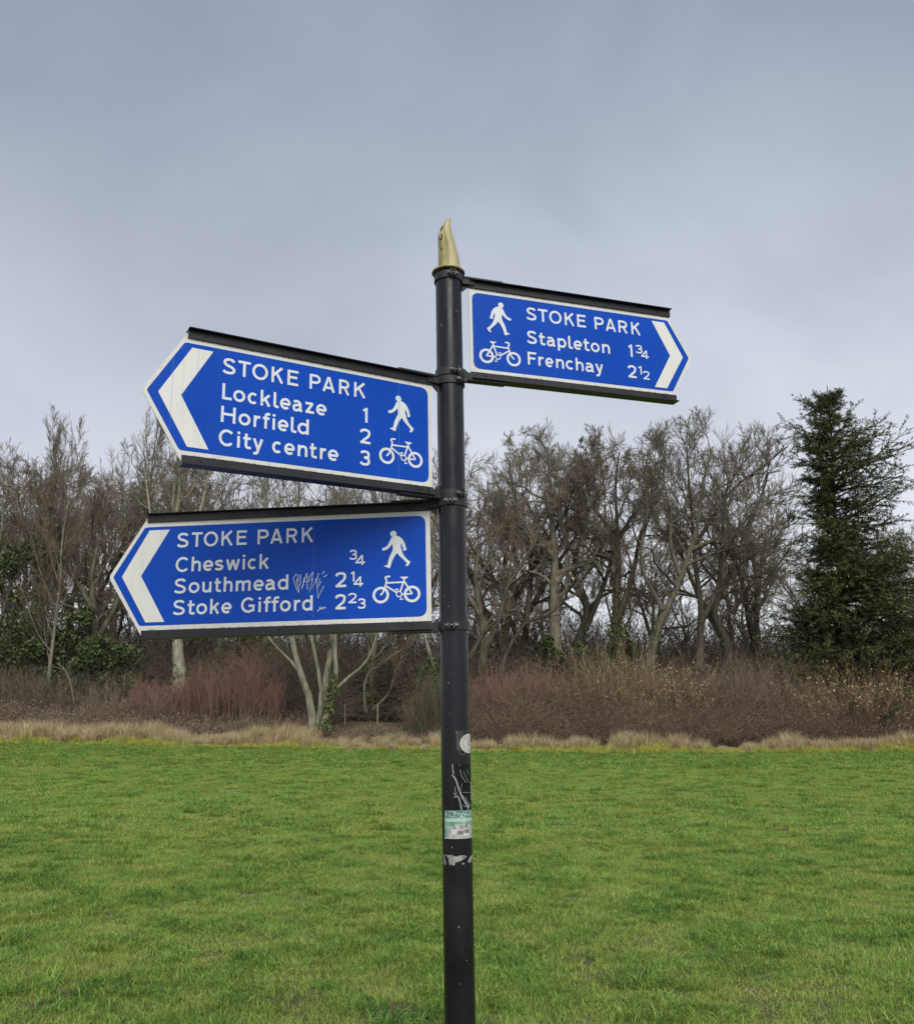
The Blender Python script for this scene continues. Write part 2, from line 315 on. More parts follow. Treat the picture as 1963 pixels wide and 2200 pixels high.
def grow(trunks, levels, seed, wood=2, mats=(None, None), env=None):
    """trunk mesh (first levels) and crown mesh (the twigs)"""
    r = np.random.default_rng(seed); Pt, Rd, Ln = trunk_lines(trunks)
    Rd = Rd*(1+.05*r.normal(0, 1, Rd.shape)); Rd[:, 0] *= 1.35
    A = [tubes(Pt, Rd, 8)]; B = []
    for li, lv in enumerate(levels):
        Pt, Rd, Ln = sprout(Pt, Rd, Ln, lv, r, env); (A if li+1 < wood else B).append(tubes(Pt, Rd, lv.get('s', 3)))
    def pack(nm_, L_, m):
        V, F, o = [], [], 0
        for v, f in L_: V.append(v); F.append(f+o); o += len(v)
        return np_mesh(nm_, np.concatenate(V), np.concatenate(F), m, smooth=True)
    return pack('trunk', A, mats[0]), pack('crown', B, mats[1])
OAK = [dict(k=12, t0=.28, ang=62, ratio=.60, rr=.55, n=8, gn=.26, up=.08, s=5, tip=.25), dict(k=7, t0=.2, ang=52, ratio=.50, rr=.6, n=6, gn=.28, up=.05, s=4, tip=.3, rmin=.03), dict(k=7, t0=.12, ang=44, ratio=.50, n=5, gn=.17, up=.06, rr=.6, rmin=.019), dict(k=7, t0=.08, ang=36, ratio=.62, n=3, gn=.13, up=.07, rmin=.0115)]
ASH = [dict(k=15, t0=.22, ang=40, ratio=.42, rr=.5, n=7, gn=.13, up=.16, s=5, tip=.25), dict(k=7, t0=.15, ang=38, ratio=.45, rr=.6, n=5, gn=.16, up=.14, s=4, tip=.3, rmin=.028), dict(k=6, t0=.1, ang=36, ratio=.5, n=4, gn=.18, up=.12, rmin=.018), dict(k=5, t0=.1, ang=32, ratio=.5, n=3, gn=.14, up=.12, rmin=.0135)]
SLIM = [dict(k=22, t0=.18, ang=36, ratio=.24, rr=.4, n=6, gn=.12, up=.20, s=4, tip=.3, rmin=.03), dict(k=8, t0=.12, ang=34, ratio=.5, rr=.6, n=4, gn=.14, up=.15, s=3, rmin=.018), dict(k=6, t0=.1, ang=30, ratio=.55, n=4, gn=.14, up=.14, rmin=.014), dict(k=4, t0=.1, ang=28, ratio=.5, n=2, gn=.12, up=.12, rmin=.012)]
def wob(h, r, n=6, a=.35, lean=(0, 0)):
    return [(lean[0]*(i/(n-1))**1.3+(r.uniform(-a, a) if 0 < i else 0), lean[1]*(i/(n-1))+(r.uniform(-a, a) if 0 < i else 0), h*i/(n-1)) for i in range(n)]
rt = np.random.default_rng(21)
def oak_trunks(h, r):
    a = wob(h*.62, r, 6, .55); f1 = a[2]; th = r.uniform(0, 6.28); c_, s_ = math.cos(th), math.sin(th)
    t1 = [f1]+[(f1[0]+c_*h*.05*i**1.1+r.uniform(-.3, .3), f1[1]+s_*h*.05*i**1.1+r.uniform(-.3, .3), f1[2]+h*.11*i) for i in range(1, 6)]
    t2 = [a[3]]+[(a[3][0]-c_*h*.055*i**1.1+r.uniform(-.3, .3), a[3][1]-s_*h*.05*i+r.uniform(-.3, .3), a[3][2]+h*.085*i) for i in range(1, 6)]
    return [(a, h*.021, h*.006), (t1, h*.012, h*.003), (t2, h*.010, h*.003)]
PH = 24.0
PRO = {}
for i in range(3): PRO['oak%d' % i] = grow(oak_trunks(PH*.95, rt), [dict(OAK[0], k=9)]+OAK[1:], 100+i, 2, (m_dark if i == 1 else m_bark, m_twig if i != 2 else m_twigr), ((0, 0, 15), (8.4, 8.4, 9.6)))
for i in range(2):
    a = wob(PH*.80, rt, 6, .3); b2 = [a[1], (a[1][0]+.9, a[1][1]+.3, PH*.34), (a[1][0]+1.6, a[1][1]-.5, PH*.55), (a[1][0]+2.0, a[1][1], PH*.74)]
    PRO['ash%d' % i] = grow([(a, PH*.015, PH*.002), (b2, PH*.010, PH*.002)], [dict(ASH[0], k=11)]+ASH[1:], 200+i, 2, (m_bark if i else m_pale, m_twig if i else m_twigr), ((.6, 0, 14.5), (6, 6, 10)))
for i in range(2): PRO['slim%d' % i] = grow([(wob(PH*.93, rt, 7, .25), PH*.0095, PH*.0012)], SLIM, 300+i, 2, (m_pale if i else m_bark, m_twigr if i else m_twig))
# ivy and evergreen leaves: many small leaf faces
def leafy(name, pts, size, mats, r, mi=None, elong=1.6):
    n = len(pts); a = unit(r.normal(0, 1, (n, 3))); b = unit(np.cross(a, r.normal(0, 1, (n, 3)))); s = (size*r.uniform(.6, 1.4, n))[:, None]
    V = np.stack([pts-a*s*elong*.5, pts+b*s*.42, pts+a*s*elong*.5, pts-b*s*.42], 1).reshape(-1, 3); V[2::4] += r.normal(0, size*.15, (n, 3))
    return np_mesh(name, V, np.arange(4*n).reshape(-1, 4), mats, mi)
def leafmat(name, stops, rough=.5):
    m, t, b = mat(name, rough, 0, .35); g = t.nodes.new('ShaderNodeNewGeometry'); r = t.nodes.new('ShaderNodeValToRGB'); setramp(r, stops)
    n = t.nodes.new('ShaderNodeTexNoise'); n.inputs['Scale'].default_value = .9; n.inputs['Detail'].default_value = 3; t.links.new(g.outputs['Position'], n.inputs['Vector'])
    ad = t.nodes.new('ShaderNodeMath'); ad.operation = 'MULTIPLY_ADD'; ad.inputs[1].default_value = .45; t.links.new(g.outputs['Random Per Island'], ad.inputs[0])
    sb = t.nodes.new('ShaderNodeMath'); sb.operation = 'SUBTRACT'; sb.inputs[1].default_value = .22; t.links.new(n.outputs['Fac'], sb.inputs[0]); t.links.new(sb.outputs[0], ad.inputs[2])
    t.links.new(ad.outputs[0], r.inputs[0]); t.links.new(r.outputs[0], b.inputs['Base Color']); return m
m_ivy = leafmat('ivy_leaf', [(.25, (.035, .055, .018)), (.5, (.085, .12, .038)), (.75, (.17, .20, .07))])
m_holly = leafmat('dark_evergreen_leaf', [(.25, (.026, .042, .016)), (.5, (.07, .095, .034)), (.75, (.14, .165, .06))])
m_conif = leafmat('conifer_needles', [(.2, (.035, .052, .020)), (.5, (.10, .125, .042)), (.8, (.22, .235, .085))], .6)
m_bram = leafmat('bramble_leaf', [(.2, (.11, .075, .05)), (.45, (.24, .17, .115)), (.65, (.32, .24, .165)), (.85, (.19, .19, .085))], .8)
m_tanl = leafmat('tan_dead_leaf', [(.2, (.26, .18, .09)), (.5, (.42, .31, .16)), (.8, (.52, .42, .24))], .8)
m_cane = bark('bramble_cane', [(.3, (.16, .115, .082)), (.7, (.32, .245, .18))], 1.5)
m_red = bark('red_dogwood_stem', [(.3, (.29, .14, .115)), (.7, (.43, .255, .22))], 1.2)
m_rod = bark('grey_brown_rod', [(.3, (.20, .155, .115)), (.7, (.36, .285, .215))], 1.2)
m_yel = bark('straw_coloured_rod', [(.3, (.25, .185, .10)), (.7, (.42, .33, .19))], 1.2)
m_tan = bark('pinkish_tan_rod', [(.3, (.32, .225, .15)), (.7, (.52, .39, .27))], 1.2)
m_olive = bark('olive_grey_rod', [(.3, (.14, .12, .08)), (.7, (.26, .225, .16))], 1.2)
def ivy_on(line, h, rad, n, r, name='ivy', m=None):
    line = np.array(line, float); t = r.beta(1.1, 1.5, n)*h; z = line[:, 2]-line[0, 2]
    c_ = np.stack([np.interp(t, z, line[:, 0]), np.interp(t, z, line[:, 1]), t+line[0, 2]], 1)
    cl = 1+.5*np.sin(t*1.7+r.uniform(0, 6))+.3*np.sin(t*4.1); q = rad*(1.15-.75*t/h)*cl*np.sqrt(r.uniform(.2, 1, n)); a = r.uniform(0, 6.28, n)
    return leafy(name, c_+np.stack([q*np.cos(a), q*np.sin(a), r.normal(0, .2, n)], 1), .17, m or m_ivy, r)
def tree_obj(me2, loc, rz, s, label, catg, group, ivy=None, name='bare_tree', sx=None):
    root = empty(name, loc); root.rotation_euler[2] = rz; root.scale = ((sx or s), (sx or s), s); tag(root, label, catg, group)
    for me in me2: link(bpy.data.objects.new(me.name.split('.')[0], me), root)
    if ivy is not None: link(bpy.data.objects.new('ivy', ivy), root)
    return root
def foot(px, Y, sink=.15):
    x = at(px, 1500, Y)[0]; return (x, Y, float(gz(x, Y))-sink)
def sc_to(px, ytop, Y, h=PH*1.02):
    b = foot(px, Y); return (at(px, ytop, Y)[2]-b[2])/h
IVY = [ivy_on([(0, 0, 0), (0, 0, 24)], 15, 1.0, 5200, rt), ivy_on([(0, 0, 0), (.1, 0, 24)], 7, .6, 1600, rt)]
# the front rank, one by one: (px, top px, Y, kind, turn, label, ivy)
front = [
 (-45, 925, 80, 'ash0', .4, 'bare tree at the left picture edge with ivy up half its trunk', 0),
 (62, 890, 80, 'slim0', 1.1, 'tall bare tree with thick ivy round its trunk, second from the left', 0),
 (104, 930, 76, 'slim1', 2.3, 'slim pale bare tree with twin stems left of the lowest sign', None),
 (178, 905, 79, 'oak2', 3.9, 'bare ivy-wrapped tree just left of the point of the lowest sign', 1),
 (20, 915, 88, 'oak0', 3.1, 'rounded bare tree behind the two leftmost ivy-clad trees', None),
 (140, 900, 90, 'oak1', 5.2, 'rounded bare tree behind the slim twin-stemmed tree at the left', None),
 (236, 895, 88, 'oak2', .9, 'spreading bare tree behind the point of the lowest sign', None),
 (290, 845, 92, 'slim0', 5.0, 'tallest slender bare tree rising left of the middle sign', None),
 (455, 905, 84, 'oak0', 2.2, 'dark-limbed bare tree seen in the gap between the two left signs', None),
 (560, 915, 88, 'oak2', 4.1, 'reddish bare tree whose twigs show between the two left signs', None),
 (800, 935, 82, 'ash1', 1.7, 'bare tree right of the pale many-stemmed ash, behind the wire fence', 1),
 (862, 930, 90, 'oak1', 5.5, 'dark bare tree standing just left of the signpost', 1),
 (1030, 905, 80, 'oak2', 3.3, 'bare oak immediately right of the signpost', None),
 (1140, 900, 92, 'oak2', .2, 'bare tree behind the two oaks right of the signpost', None),
 (1085, 882, 84, 'oak1', 1.9, 'dark bare oak between the signpost and the big forked oak', None),
 (1255, 872, 86, 'oak0', 4.6, 'bare oak between the big forked oak and the dark-trunked oak', None),
 (1560, 880, 84, 'oak0', 1.2, 'spreading bare oak between the leaning tree and the conifer', None),
 (1635, 935, 90, 'oak1', 2.9, 'rounded bare tree whose right side goes behind the conifer branches', None),
 (1990, 1035, 90, 'oak2', .5, 'bare tree at the right picture edge behind the conifer', None)]
for px, yt, Y, kd, rz, lb, iv in front:
    s = sc_to(px, yt, Y); tree_obj(PRO[kd], foot(px, Y), rz, s, lb, 'tree', 'bare winter trees along the wood edge', None if iv is None else IVY[iv], sx=s*(.92 if kd[0] == 'o' else .85))
# trees with a shape of their own
def own(px, Y, lines, lv, seed, mats, label, ivy=None, name='bare_tree', env=None):
    b = np.array(foot(px, Y)); T = []; ev = None
    if env: ev = (at(env[0], (env[2]+env[3])/2, Y)-b, (env[1]/1929*Y, env[1]/1929*Y*.8, (env[3]-env[2])/2/1929*Y*1.03))
    for pts, a, c in lines: T.append(([at(q[0], q[1], Y+(q[2] if len(q) > 2 else 0))-b if i or len(q) > 2 or True else (0, 0, 0) for i, q in enumerate(pts)], a, c))
    t_, c_ = grow(T, lv, seed, 2, mats, ev); o = tree_obj((t_, c_), tuple(b), 0, 1, label, 'tree', 'bare winter trees along the wood edge', name=name)
    if ivy: link(bpy.data.objects.new('ivy', ivy_on([tuple(np.array(p)) for p in T[ivy[0]][0]], ivy[1], ivy[2], ivy[3], rt)), o)
    return o
MS = [dict(k=9, t0=.3, ang=40, ratio=.30, rr=.5, n=6, gn=.14, up=.12, s=4, tip=.3, rmin=.03), dict(k=7, t0=.15, ang=38, ratio=.5, rr=.6, n=5, gn=.17, up=.1, s=3, rmin=.02), dict(k=6, t0=.1, ang=36, ratio=.5, n=3, gn=.16, up=.1, rmin=.014)]
own(672, 70.6, [([(672, 1578), (671, 1546), (663, 1496), (643, 1440), (625, 1367), (600, 1270), (590, 1160), (560, 1040)], .34, .045), ([(650, 1462), (632, 1429), (577, 1370), (540, 1290), (500, 1180)], .13, .03),
    ([(680, 1570), (687, 1524), (688, 1468), (668, 1364), (655, 1260), (640, 1120), (645, 1000)], .19, .035), ([(684, 1572), (702, 1538, .2), (716, 1482), (722, 1440), (719, 1364), (735, 1250), (725, 1100), (740, 990)], .24, .04),
    ([(690, 1565, .8), (697, 1480, .8), (701, 1450, .8), (709, 1412, .8), (715, 1364, .8), (705, 1220, .8), (700, 1050, .8)], .34, .05), ([(714, 1488), (747, 1457), (786, 1423), (807, 1373), (830, 1290), (850, 1180)], .15, .03)],
    MS, 41, (m_pale, m_twig), 'pale many-stemmed ash standing at the field edge under the lowest sign', (3, 4.5, .5, 1100), env=(670, 165, 930, 1400))
own(385, 75, [([(388, 1490), (384, 1430), (381, 1375), (378, 1270), (372, 1150), (385, 1060), (380, 980)], .60, .08), ([(382, 1330), (395, 1220), (430, 1100), (450, 1010), (470, 920)], .28, .05), ([(381, 1380), (365, 1290), (330, 1150), (310, 1000)], .24, .05)],
    [dict(OAK[0], k=9)]+[dict(q, k=q['k']-1) for q in OAK[1:]], 43, (m_pale, m_twig), 'thick pale-barked tree under the left end of the lowest sign, behind red stems', (0, 9, .6, 900), env=(395, 135, 900, 1330))
own(1195, 80, [([(1192, 1430), (1192, 1330), (1190, 1250), (1192, 1190), (1186, 1130), (1184, 1070), (1180, 1020), (1176, 960)], .62, .08), ([(1194, 1250), (1206, 1235), (1217, 1215), (1218, 1165), (1200, 1110), (1190, 1050), (1205, 985)], .30, .05), ([(1190, 1195), (1168, 1170), (1145, 1150), (1120, 1110), (1100, 1040), (1095, 990)], .26, .05), ([(1196, 1235), (1220, 1222), (1265, 1210), (1290, 1180), (1300, 1100), (1290, 980)], .24, .05), ([(1190, 1260), (1160, 1235), (1120, 1225), (1080, 1222), (1040, 1235)], .18, .04)],
    [dict(OAK[0], k=8)]+OAK[1:], 44, (m_bark, m_twig), 'big forked bare oak with sky showing round its trunk, third tree right of the signpost', env=(1180, 145, 868, 1310))
own(1322, 78, [([(1324, 1440), (1321, 1330), (1327, 1230), (1328, 1180), (1325, 1120), (1322, 1040), (1330, 970)], .40, .06), ([(1326, 1330), (1345, 1280), (1362, 1220), (1375, 1150), (1400, 1090), (1395, 1000)], .30, .05), ([(1326, 1212), (1300, 1195), (1262, 1180), (1240, 1130), (1232, 1040)], .18, .04), ([(1327, 1150), (1290, 1110), (1265, 1070), (1258, 960)], .16, .04)],
    [dict(OAK[0], k=8)]+OAK[1:], 45, (m_dark, m_twigr), 'dark-trunked bare oak with ivy round its foot, right of the big forked oak', (0, 7, .7, 1200), env=(1322, 130, 868, 1300))
own(1398, 74.5, [([(1393, 1450), (1400, 1400), (1412, 1355), (1424, 1320), (1440, 1295), (1466, 1230), (1480, 1190), (1498, 1130), (1510, 1040), (1530, 960)], .42, .06), ([(1424, 1310), (1405, 1275), (1385, 1240), (1376, 1180), (1390, 1110), (1380, 980)], .22, .04), ([(1462, 1236), (1448, 1200), (1440, 1160), (1440, 1100), (1425, 1030), (1430, 970)], .2, .04), ([(1486, 1180), (1520, 1165), (1560, 1150), (1600, 1120), (1640, 1060)], .18, .04), ([(1470, 1215), (1530, 1190), (1600, 1170), (1670, 1165)], .18, .04)],
    [dict(OAK[0], k=8)]+OAK[1:], 46, (m_bark, m_twig), 'leaning bare oak with pale lower trunk, its limbs sweeping right towards the conifer', (0, 4, .5, 600), env=(1500, 190, 865, 1310))
own(1500, 77, [([(1502, 1440), (1504, 1380), (1505, 1300), (1494, 1220), (1488, 1130), (1480, 1040), (1475, 960)], .38, .05), ([(1504, 1340), (1530, 1290), (1546, 1240), (1550, 1150), (1560, 1060), (1575, 980)], .24, .04), ([(1502, 1300), (1545, 1270), (1600, 1240), (1650, 1245)], .18, .04), ([(1488, 1180), (1525, 1120), (1575, 1050), (1640, 1000), (1690, 960)], .2, .04)],
    [dict(ASH[0], k=9, up=.08)]+ASH[1:], 47, (m_dark, m_twig), 'bare tree with fine fan-shaped twigs left of the conifer', env=(1560, 165, 855, 1300))
own(935, 73, [([(948, 1480), (940, 1462), (925, 1410), (912, 1365), (908, 1300), (925, 1200), (915, 1100)], .17, .03)], MS, 48, (m_pale, m_twig), 'thin pale curved tree immediately left of the signpost, leaning left', (0, 3, .5, 500))
own(1035, 75, [([(1008, 1415), (1028, 1378), (1046, 1352), (1060, 1340), (1085, 1300), (1090, 1220)], .22, .04), ([(1075, 1450), (1085, 1415), (1100, 1380), (1130, 1340), (1180, 1320), (1210, 1290)], .20, .04)], MS, 49, (m_dark, m_twig), 'low dark leaning trunk close to the right side of the signpost')
own(790, 79, [([(786, 1530), (782, 1490), (790, 1450), (830, 1418), (880, 1385), (905, 1370)], .17, .04), ([(800, 1525), (835, 1490), (850, 1440), (880, 1380)], .14, .03)], MS, 50, (m_bark, m_twigr), 'dark crooked tree behind the wire fence with a long branch reaching right')
# the rest of the wood behind, nothing tells these apart
rk = np.random.default_rng(5); kinds = sorted(PRO)
for row, (Y, step) in enumerate(((102, 175), (122, 160))):
    for px in np.arange(-160+row*37, 2160, step):
        px = px+rk.uniform(-25, 25); yt = (985 if px < 940 else 1060)+25*math.sin(px*.012+row)+rk.uniform(-20, 25)+(40 if px > 1600 else 0)
        s = sc_to(px, yt, Y); tree_obj(PRO[kinds[rk.integers(len(kinds))]], foot(px, Y), rk.uniform(0, 6.28), s, 'bare tree deep in the wood, half hidden by the trees in front', 'tree', 'bare trees in the back rows of the wood', sx=s*.9)
# ------------------------------------------------------------------ conifers
def conifer(h, ct, cb, Lf, Rf, n, seed, dens=1.0):
    """Lf, Rf: reach left and right as (height fraction, metres)"""
    r = np.random.default_rng(seed); axis = lambda q: np.stack([ct*q+cb*(1-q), np.zeros_like(q), q*h], -1)
    lay = ((np.arange(n//7)+r.uniform(0, 1, n//7))/(n//7))**1.2*.90+.075; zf = np.sort(np.clip(np.repeat(lay, 7)[:n]+r.normal(0, .006, len(np.repeat(lay, 7)[:n])), .06, .985)); n = len(zf)   # boughs in loose tiers
    az = r.uniform(0, 2*np.pi, n); lf = np.interp(zf, *zip(*Lf)); rf_ = np.interp(zf, *zip(*Rf)); w_ = (1+np.cos(az))/2
    ln = (lf*(1-w_)+rf_*w_)*np.where(r.uniform(0, 1, n) < .45+.45*(zf < .45), r.uniform(.78, 1.14, n), r.uniform(.35, .8, n))+.15
    d = np.stack([np.cos(az), np.sin(az), r.normal(.16, .12, n)+.45*zf**2], 1)
    Pt, Rd = walk(axis(zf), unit(d), ln, .02+.014*ln, np.full(n, .012), 8, .06, 0, r)
    t = np.linspace(0, 1, 9)[None]; Pt[..., 2] += (-.42*t*ln[:, None]*.5+.34*t**3*ln[:, None]*.5)*(1-zf[:, None]*.8)
    tr = np.linspace(0, 1, 14); A = [tubes(axis(tr)[None]+np.stack([.12*np.sin(tr*9), tr*0, tr*0], 1)[None], (.36*(1-tr)+.03)[None], 9), tubes(Pt, Rd, 3)]
    Q, W, Lb = sprout(Pt, Rd, np.maximum(ln, .8), dict(k=12, t0=.22, ang=55, da=9, flat=.22, ratio=.36, n=4, gn=.08, up=-.05, rmin=.012), r)
    A.append(tubes(Q, W, 3)); V, F, o = [], [], 0
    for v, f in A: V.append(v); F.append(f+o); o += len(v)
    tm = np_mesh('trunk', np.concatenate(V), np.concatenate(F), m_dark, smooth=True)
    allp, alld = [], []
    for PP, m, wl in ((Pt, int(64*dens), ln), (Q, int(42*dens), Lb)):
        N_, k, _ = PP.shape; t = r.uniform(.1, 1.0, (N_, m))*(k-1); i = np.minimum(t.astype(int), k-2); f = (t-i)[..., None]; b = np.arange(N_)[:, None]
        p = PP[b, i]*(1-f)+PP[b, i+1]*f; T = unit(PP[b, i+1]-PP[b, i]); kp = (r.uniform(0, 1, t.shape) < (wl/wl.max())[:, None]*2.4).ravel(); allp.append(p.reshape(-1, 3)[kp]); alld.append(T.reshape(-1, 3)[kp])
    p = np.concatenate(allp); T = np.concatenate(alld); n_ = len(p)
    rn = r.normal(0, 1, (n_, 3)); rn[:, 2] *= .35; sd_ = unit(rn-T*(rn*T).sum(-1, keepdims=True)); dr_ = unit(T*.9+sd_*.8+np.array([0, 0, -.10])); wv = unit(np.cross(dr_, unit(r.normal(0, .6, (n_, 3))+np.array([0, 0, 1.4]))))
    L_ = r.uniform(.16, .42, n_)[:, None]; w_ = r.uniform(.018, .045, n_)[:, None]
    V = np.stack([p-wv*w_*.6, p+dr_*L_*.5-wv*w_, p+dr_*L_, p+dr_*L_*.5+wv*w_], 1).reshape(-1, 3)
    return tm, np_mesh('crown', V, np.arange(4*n_).reshape(-1, 4), m_conif)
def fr(pairs, y0, y1): return sorted([((y1-y)/(y1-y0), v/24.5) for y, v in pairs])
cx = foot(1822, 76); top = at(1775, 828, 76); hC = top[2]-cx[2]; yb = 1530
Lf = fr([(828, 4), (850, 30), (872, 16), (892, 80), (905, 50), (925, 30), (945, 98), (955, 110), (975, 80), (1000, 100), (1020, 70), (1060, 62), (1100, 72), (1200, 75), (1290, 90), (1340, 130), (1400, 158), (1440, 150), (1475, 100), (1530, 60)], 828, yb)
Rf = fr([(828, 4), (850, 22), (875, 45), (895, 55), (915, 40), (930, 40), (948, 118), (965, 95), (990, 150), (1015, 172), (1040, 170), (1100, 175), (1200, 190), (1300, 200), (1400, 205), (1475, 190), (1530, 80)], 828, yb)
con = conifer(hC, top[0]-cx[0], 0.0, Lf, Rf, 490, 61)
tree_obj(con, cx, 0, 1, 'tall dark green conifer with ragged layered branches at the right', 'tree', None, name='conifer_tree')
c2 = foot(2035, 79); con2 = conifer(14, 0, 0, [(0, 5.4), (.3, 5.2), (.7, 2.4), (1, .2)], [(0, 5.0), (.3, 5), (.7, 2.6), (1, .2)], 170, 62)
tree_obj(con2, c2, 0, 1, 'smaller dark conifer cut by the right picture edge', 'tree', None, name='conifer_tree')
# ------------------------------------------------------------------ shrubs and thickets
def thicket(n, h, wdt, dep, lv, seed, splay=.18, gn=.05, r0=.018, up=.05, tips=None):
    r = np.random.default_rng(seed); b = np.stack([r.uniform(-1, 1, n)*wdt/2, r.uniform(-1, 1, n)*dep/2, np.zeros(n)], 1)
    d = unit(np.stack([b[:, 0]/wdt*splay*3+r.normal(0, splay, n), r.normal(0, splay, n), np.ones(n)], 1)); ln = h*r.uniform(.55, 1.08, n)*(1-.45*(2*np.abs(b[:, 0])/wdt)**2.5)*(.86+.22*np.sin(b[:, 0]*2.3+seed)*np.sin(b[:, 0]*.9+seed*2)+r.normal(0, .07, n))
    Pt, Rd = walk(b, d, ln, np.full(n, r0), np.full(n, r0*.45), 6, gn, up, r); L_ = [tubes(Pt, Rd, 3)]
    for q in lv: Pt, Rd, ln = sprout(Pt, Rd, ln, q, r); L_.append(tubes(Pt, Rd, 3))
    V, F, M, o = [], [], [], 0
    for k, (v, f) in enumerate(L_):
        V.append(v); F.append(f+o); o += len(v); M.append(np.full(len(f), min(k, 1)))
    return np.concatenate(V), np.concatenate(F), np.concatenate(M)
def shrub(px, Y, h, wdt, dep, n, mats, label, seed, lv=None, leaves=None, name='shrub', group='winter shrubs along the wood edge', t0_=.3, rt_=0, **kw):
    lv = lv or [dict(k=5, t0=t0_, ang=26, ratio=.38, n=3, gn=.12, up=.1, rmin=.009, rr=.7), dict(k=3, t0=.2, ang=28, ratio=.5, n=2, gn=.1, up=.08, rmin=.008)]
    V, F, M = thicket(n, h, wdt, dep, lv, seed, **kw); o = empty(name, foot(px, Y, .05)); o.rotation_euler[2] = rt_; tag(o, label, 'shrub', group)
    link(bpy.data.objects.new('stems', np_mesh('stems', V, F, mats, M, smooth=True)), o)
    if leaves:
        r = np.random.default_rng(seed+1); pts = V[r.integers(0, len(V), leaves[0])]; k = pts[:, 2] > h*leaves[3]; link(bpy.data.objects.new('foliage', leafy('foliage', pts[k]+r.normal(0, .06, pts[k].shape), leaves[1], leaves[2], r)), o)
    return o
rs_ = [(m_rod, m_red), (m_rod, m_rod), (m_olive, m_olive), (m_yel, m_yel), (m_cane, m_cane), (m_tan, m_tan)]
shrub(500, 72.2, 5.9, 7.2, 2.0, 330, rs_[0], 'large thicket of upright dogwood rods with crimson tips left of the many-stemmed ash', 71, gn=.045, r0=.027, t0_=.5, splay=.12)
shrub(375, 73, 4.6, 6.0, 2.0, 220, rs_[0], 'lower thicket of reddish rods left of the large crimson one', 72, gn=.05, t0_=.6)
shrub(280, 73.5, 3.9, 6.5, 2.2, 320, rs_[1], 'brown twiggy shrub in front of the ivy, between the red rods and the bent sapling', 73, gn=.15, splay=.3)
shrub(130, 74.2, 4.6, 6.5, 2.4, 200, rs_[2], 'grey-green twiggy shrub at the left in front of the ivy', 74, gn=.10)
shrub(20, 74.2, 4.6, 6.5, 2.4, 200, rs_[2], 'grey twiggy shrub at the left picture edge', 75, gn=.10)
shrub(925, 71.2, 4.6, 2.8, 1.4, 240, rs_[2], 'olive upright shrub immediately left of the signpost', 76, gn=.06)
shrub(1050, 73.2, 5.4, 2.6, 1.5, 110, rs_[0], 'small clump of red rods right beside the signpost', 77, gn=.05, t0_=.5)
shrub(1140, 73.0, 5.8, 4.2, 1.6, 170, rs_[0], 'wider clump of red rods further right of the signpost', 78, gn=.05, t0_=.5)
shrub(1230, 73.0, 5.4, 3.8, 1.6, 150, rs_[4], 'dull reddish brown shrub between the red rods and the tall straw-coloured rods', 79, gn=.15, splay=.3)
shrub(1330, 73.2, 8.2, 5.6, 1.8, 130, rs_[3], 'tall fan of straw-coloured hazel rods behind the brambles', 80, gn=.09, splay=.3, leaves=(900, .10, m_tanl, .25))
shrub(1440, 73.2, 6.4, 4.6, 1.8, 200, rs_[5], 'tan shrub with pale dead leaves beneath the leaning oak', 81, gn=.14, splay=.32, leaves=(3200, .11, m_tanl, .2))
shrub(1570, 73.8, 6.2, 6.5, 2.0, 300, rs_[1], 'grey brown twiggy shrub left of the conifer foot', 82, gn=.15, splay=.3)
shrub(1675, 73.4, 5.6, 4.6, 2.0, 240, rs_[1], 'grey twiggy shrub in front of the conifer foot', 83, gn=.15, splay=.3)
shrub(1835, 72.2, 6.4, 7.0, 2.4, 420, rs_[5], 'wide tan shrub with dead leaves in front of the conifer', 84, gn=.14, splay=.34, leaves=(6000, .11, m_tanl, .15))
shrub(1980, 73.0, 5.2, 3.0, 2.0, 160, rs_[1], 'grey shrub cut by the right picture edge', 85, gn=.15, splay=.3)
# bent sapling at the left
own(150, 73, [([(160, 1560), (158, 1510), (152, 1470), (140, 1440), (120, 1425), (105, 1440)], .07, .02)], [dict(k=6, t0=.2, ang=40, ratio=.3, n=4, gn=.2, up=.1, rmin=.015), dict(k=4, t0=.2, ang=35, ratio=.5, n=3, gn=.15, up=.08, rmin=.011)], 90, (m_olive, m_twig), 'small bent-over sapling at the left in front of the ivy', name='sapling')
# evergreen bushes (holly and ivy masses)
def bush(px, ytop, Y, wpx, label, seed, n=5200, m=None):
    r = np.random.default_rng(seed); b = foot(px, Y); h = at(px, ytop, Y)[2]-b[2]; rw = wpx/1929*Y/2; nb = 16
    cen = np.stack([r.uniform(-.7, .7, nb)*rw, r.uniform(-.6, .6, nb)*1.4, r.uniform(.1, .9, nb)*h], 1); cr_ = r.uniform(.22, .42, nb)*min(rw, h*.6)*(1.15-.5*cen[:, 2]/h)
    k = r.integers(0, nb, n); u = unit(r.normal(0, 1, (n, 3))); pts = cen[k]+u*(cr_[k]*r.uniform(.35, 1.05, n)**.6)[:, None]; pts[:, 2] = np.abs(pts[:, 2])
    o = empty('evergreen_bush', b); tag(o, label, 'bush', 'evergreen bushes in the wood edge')
    link(bpy.data.objects.new('foliage', leafy('foliage', pts, .19, m or m_holly, r)), o)
    v, f = tubes(np.array([[(0, 0, 0), (.1, 0, h*.3), (0, .1, h*.7)]], float), np.array([[.12, .08, .03]]), 6); link(bpy.data.objects.new('stem', np_mesh('stem', v, f, m_dark, smooth=True)), o)
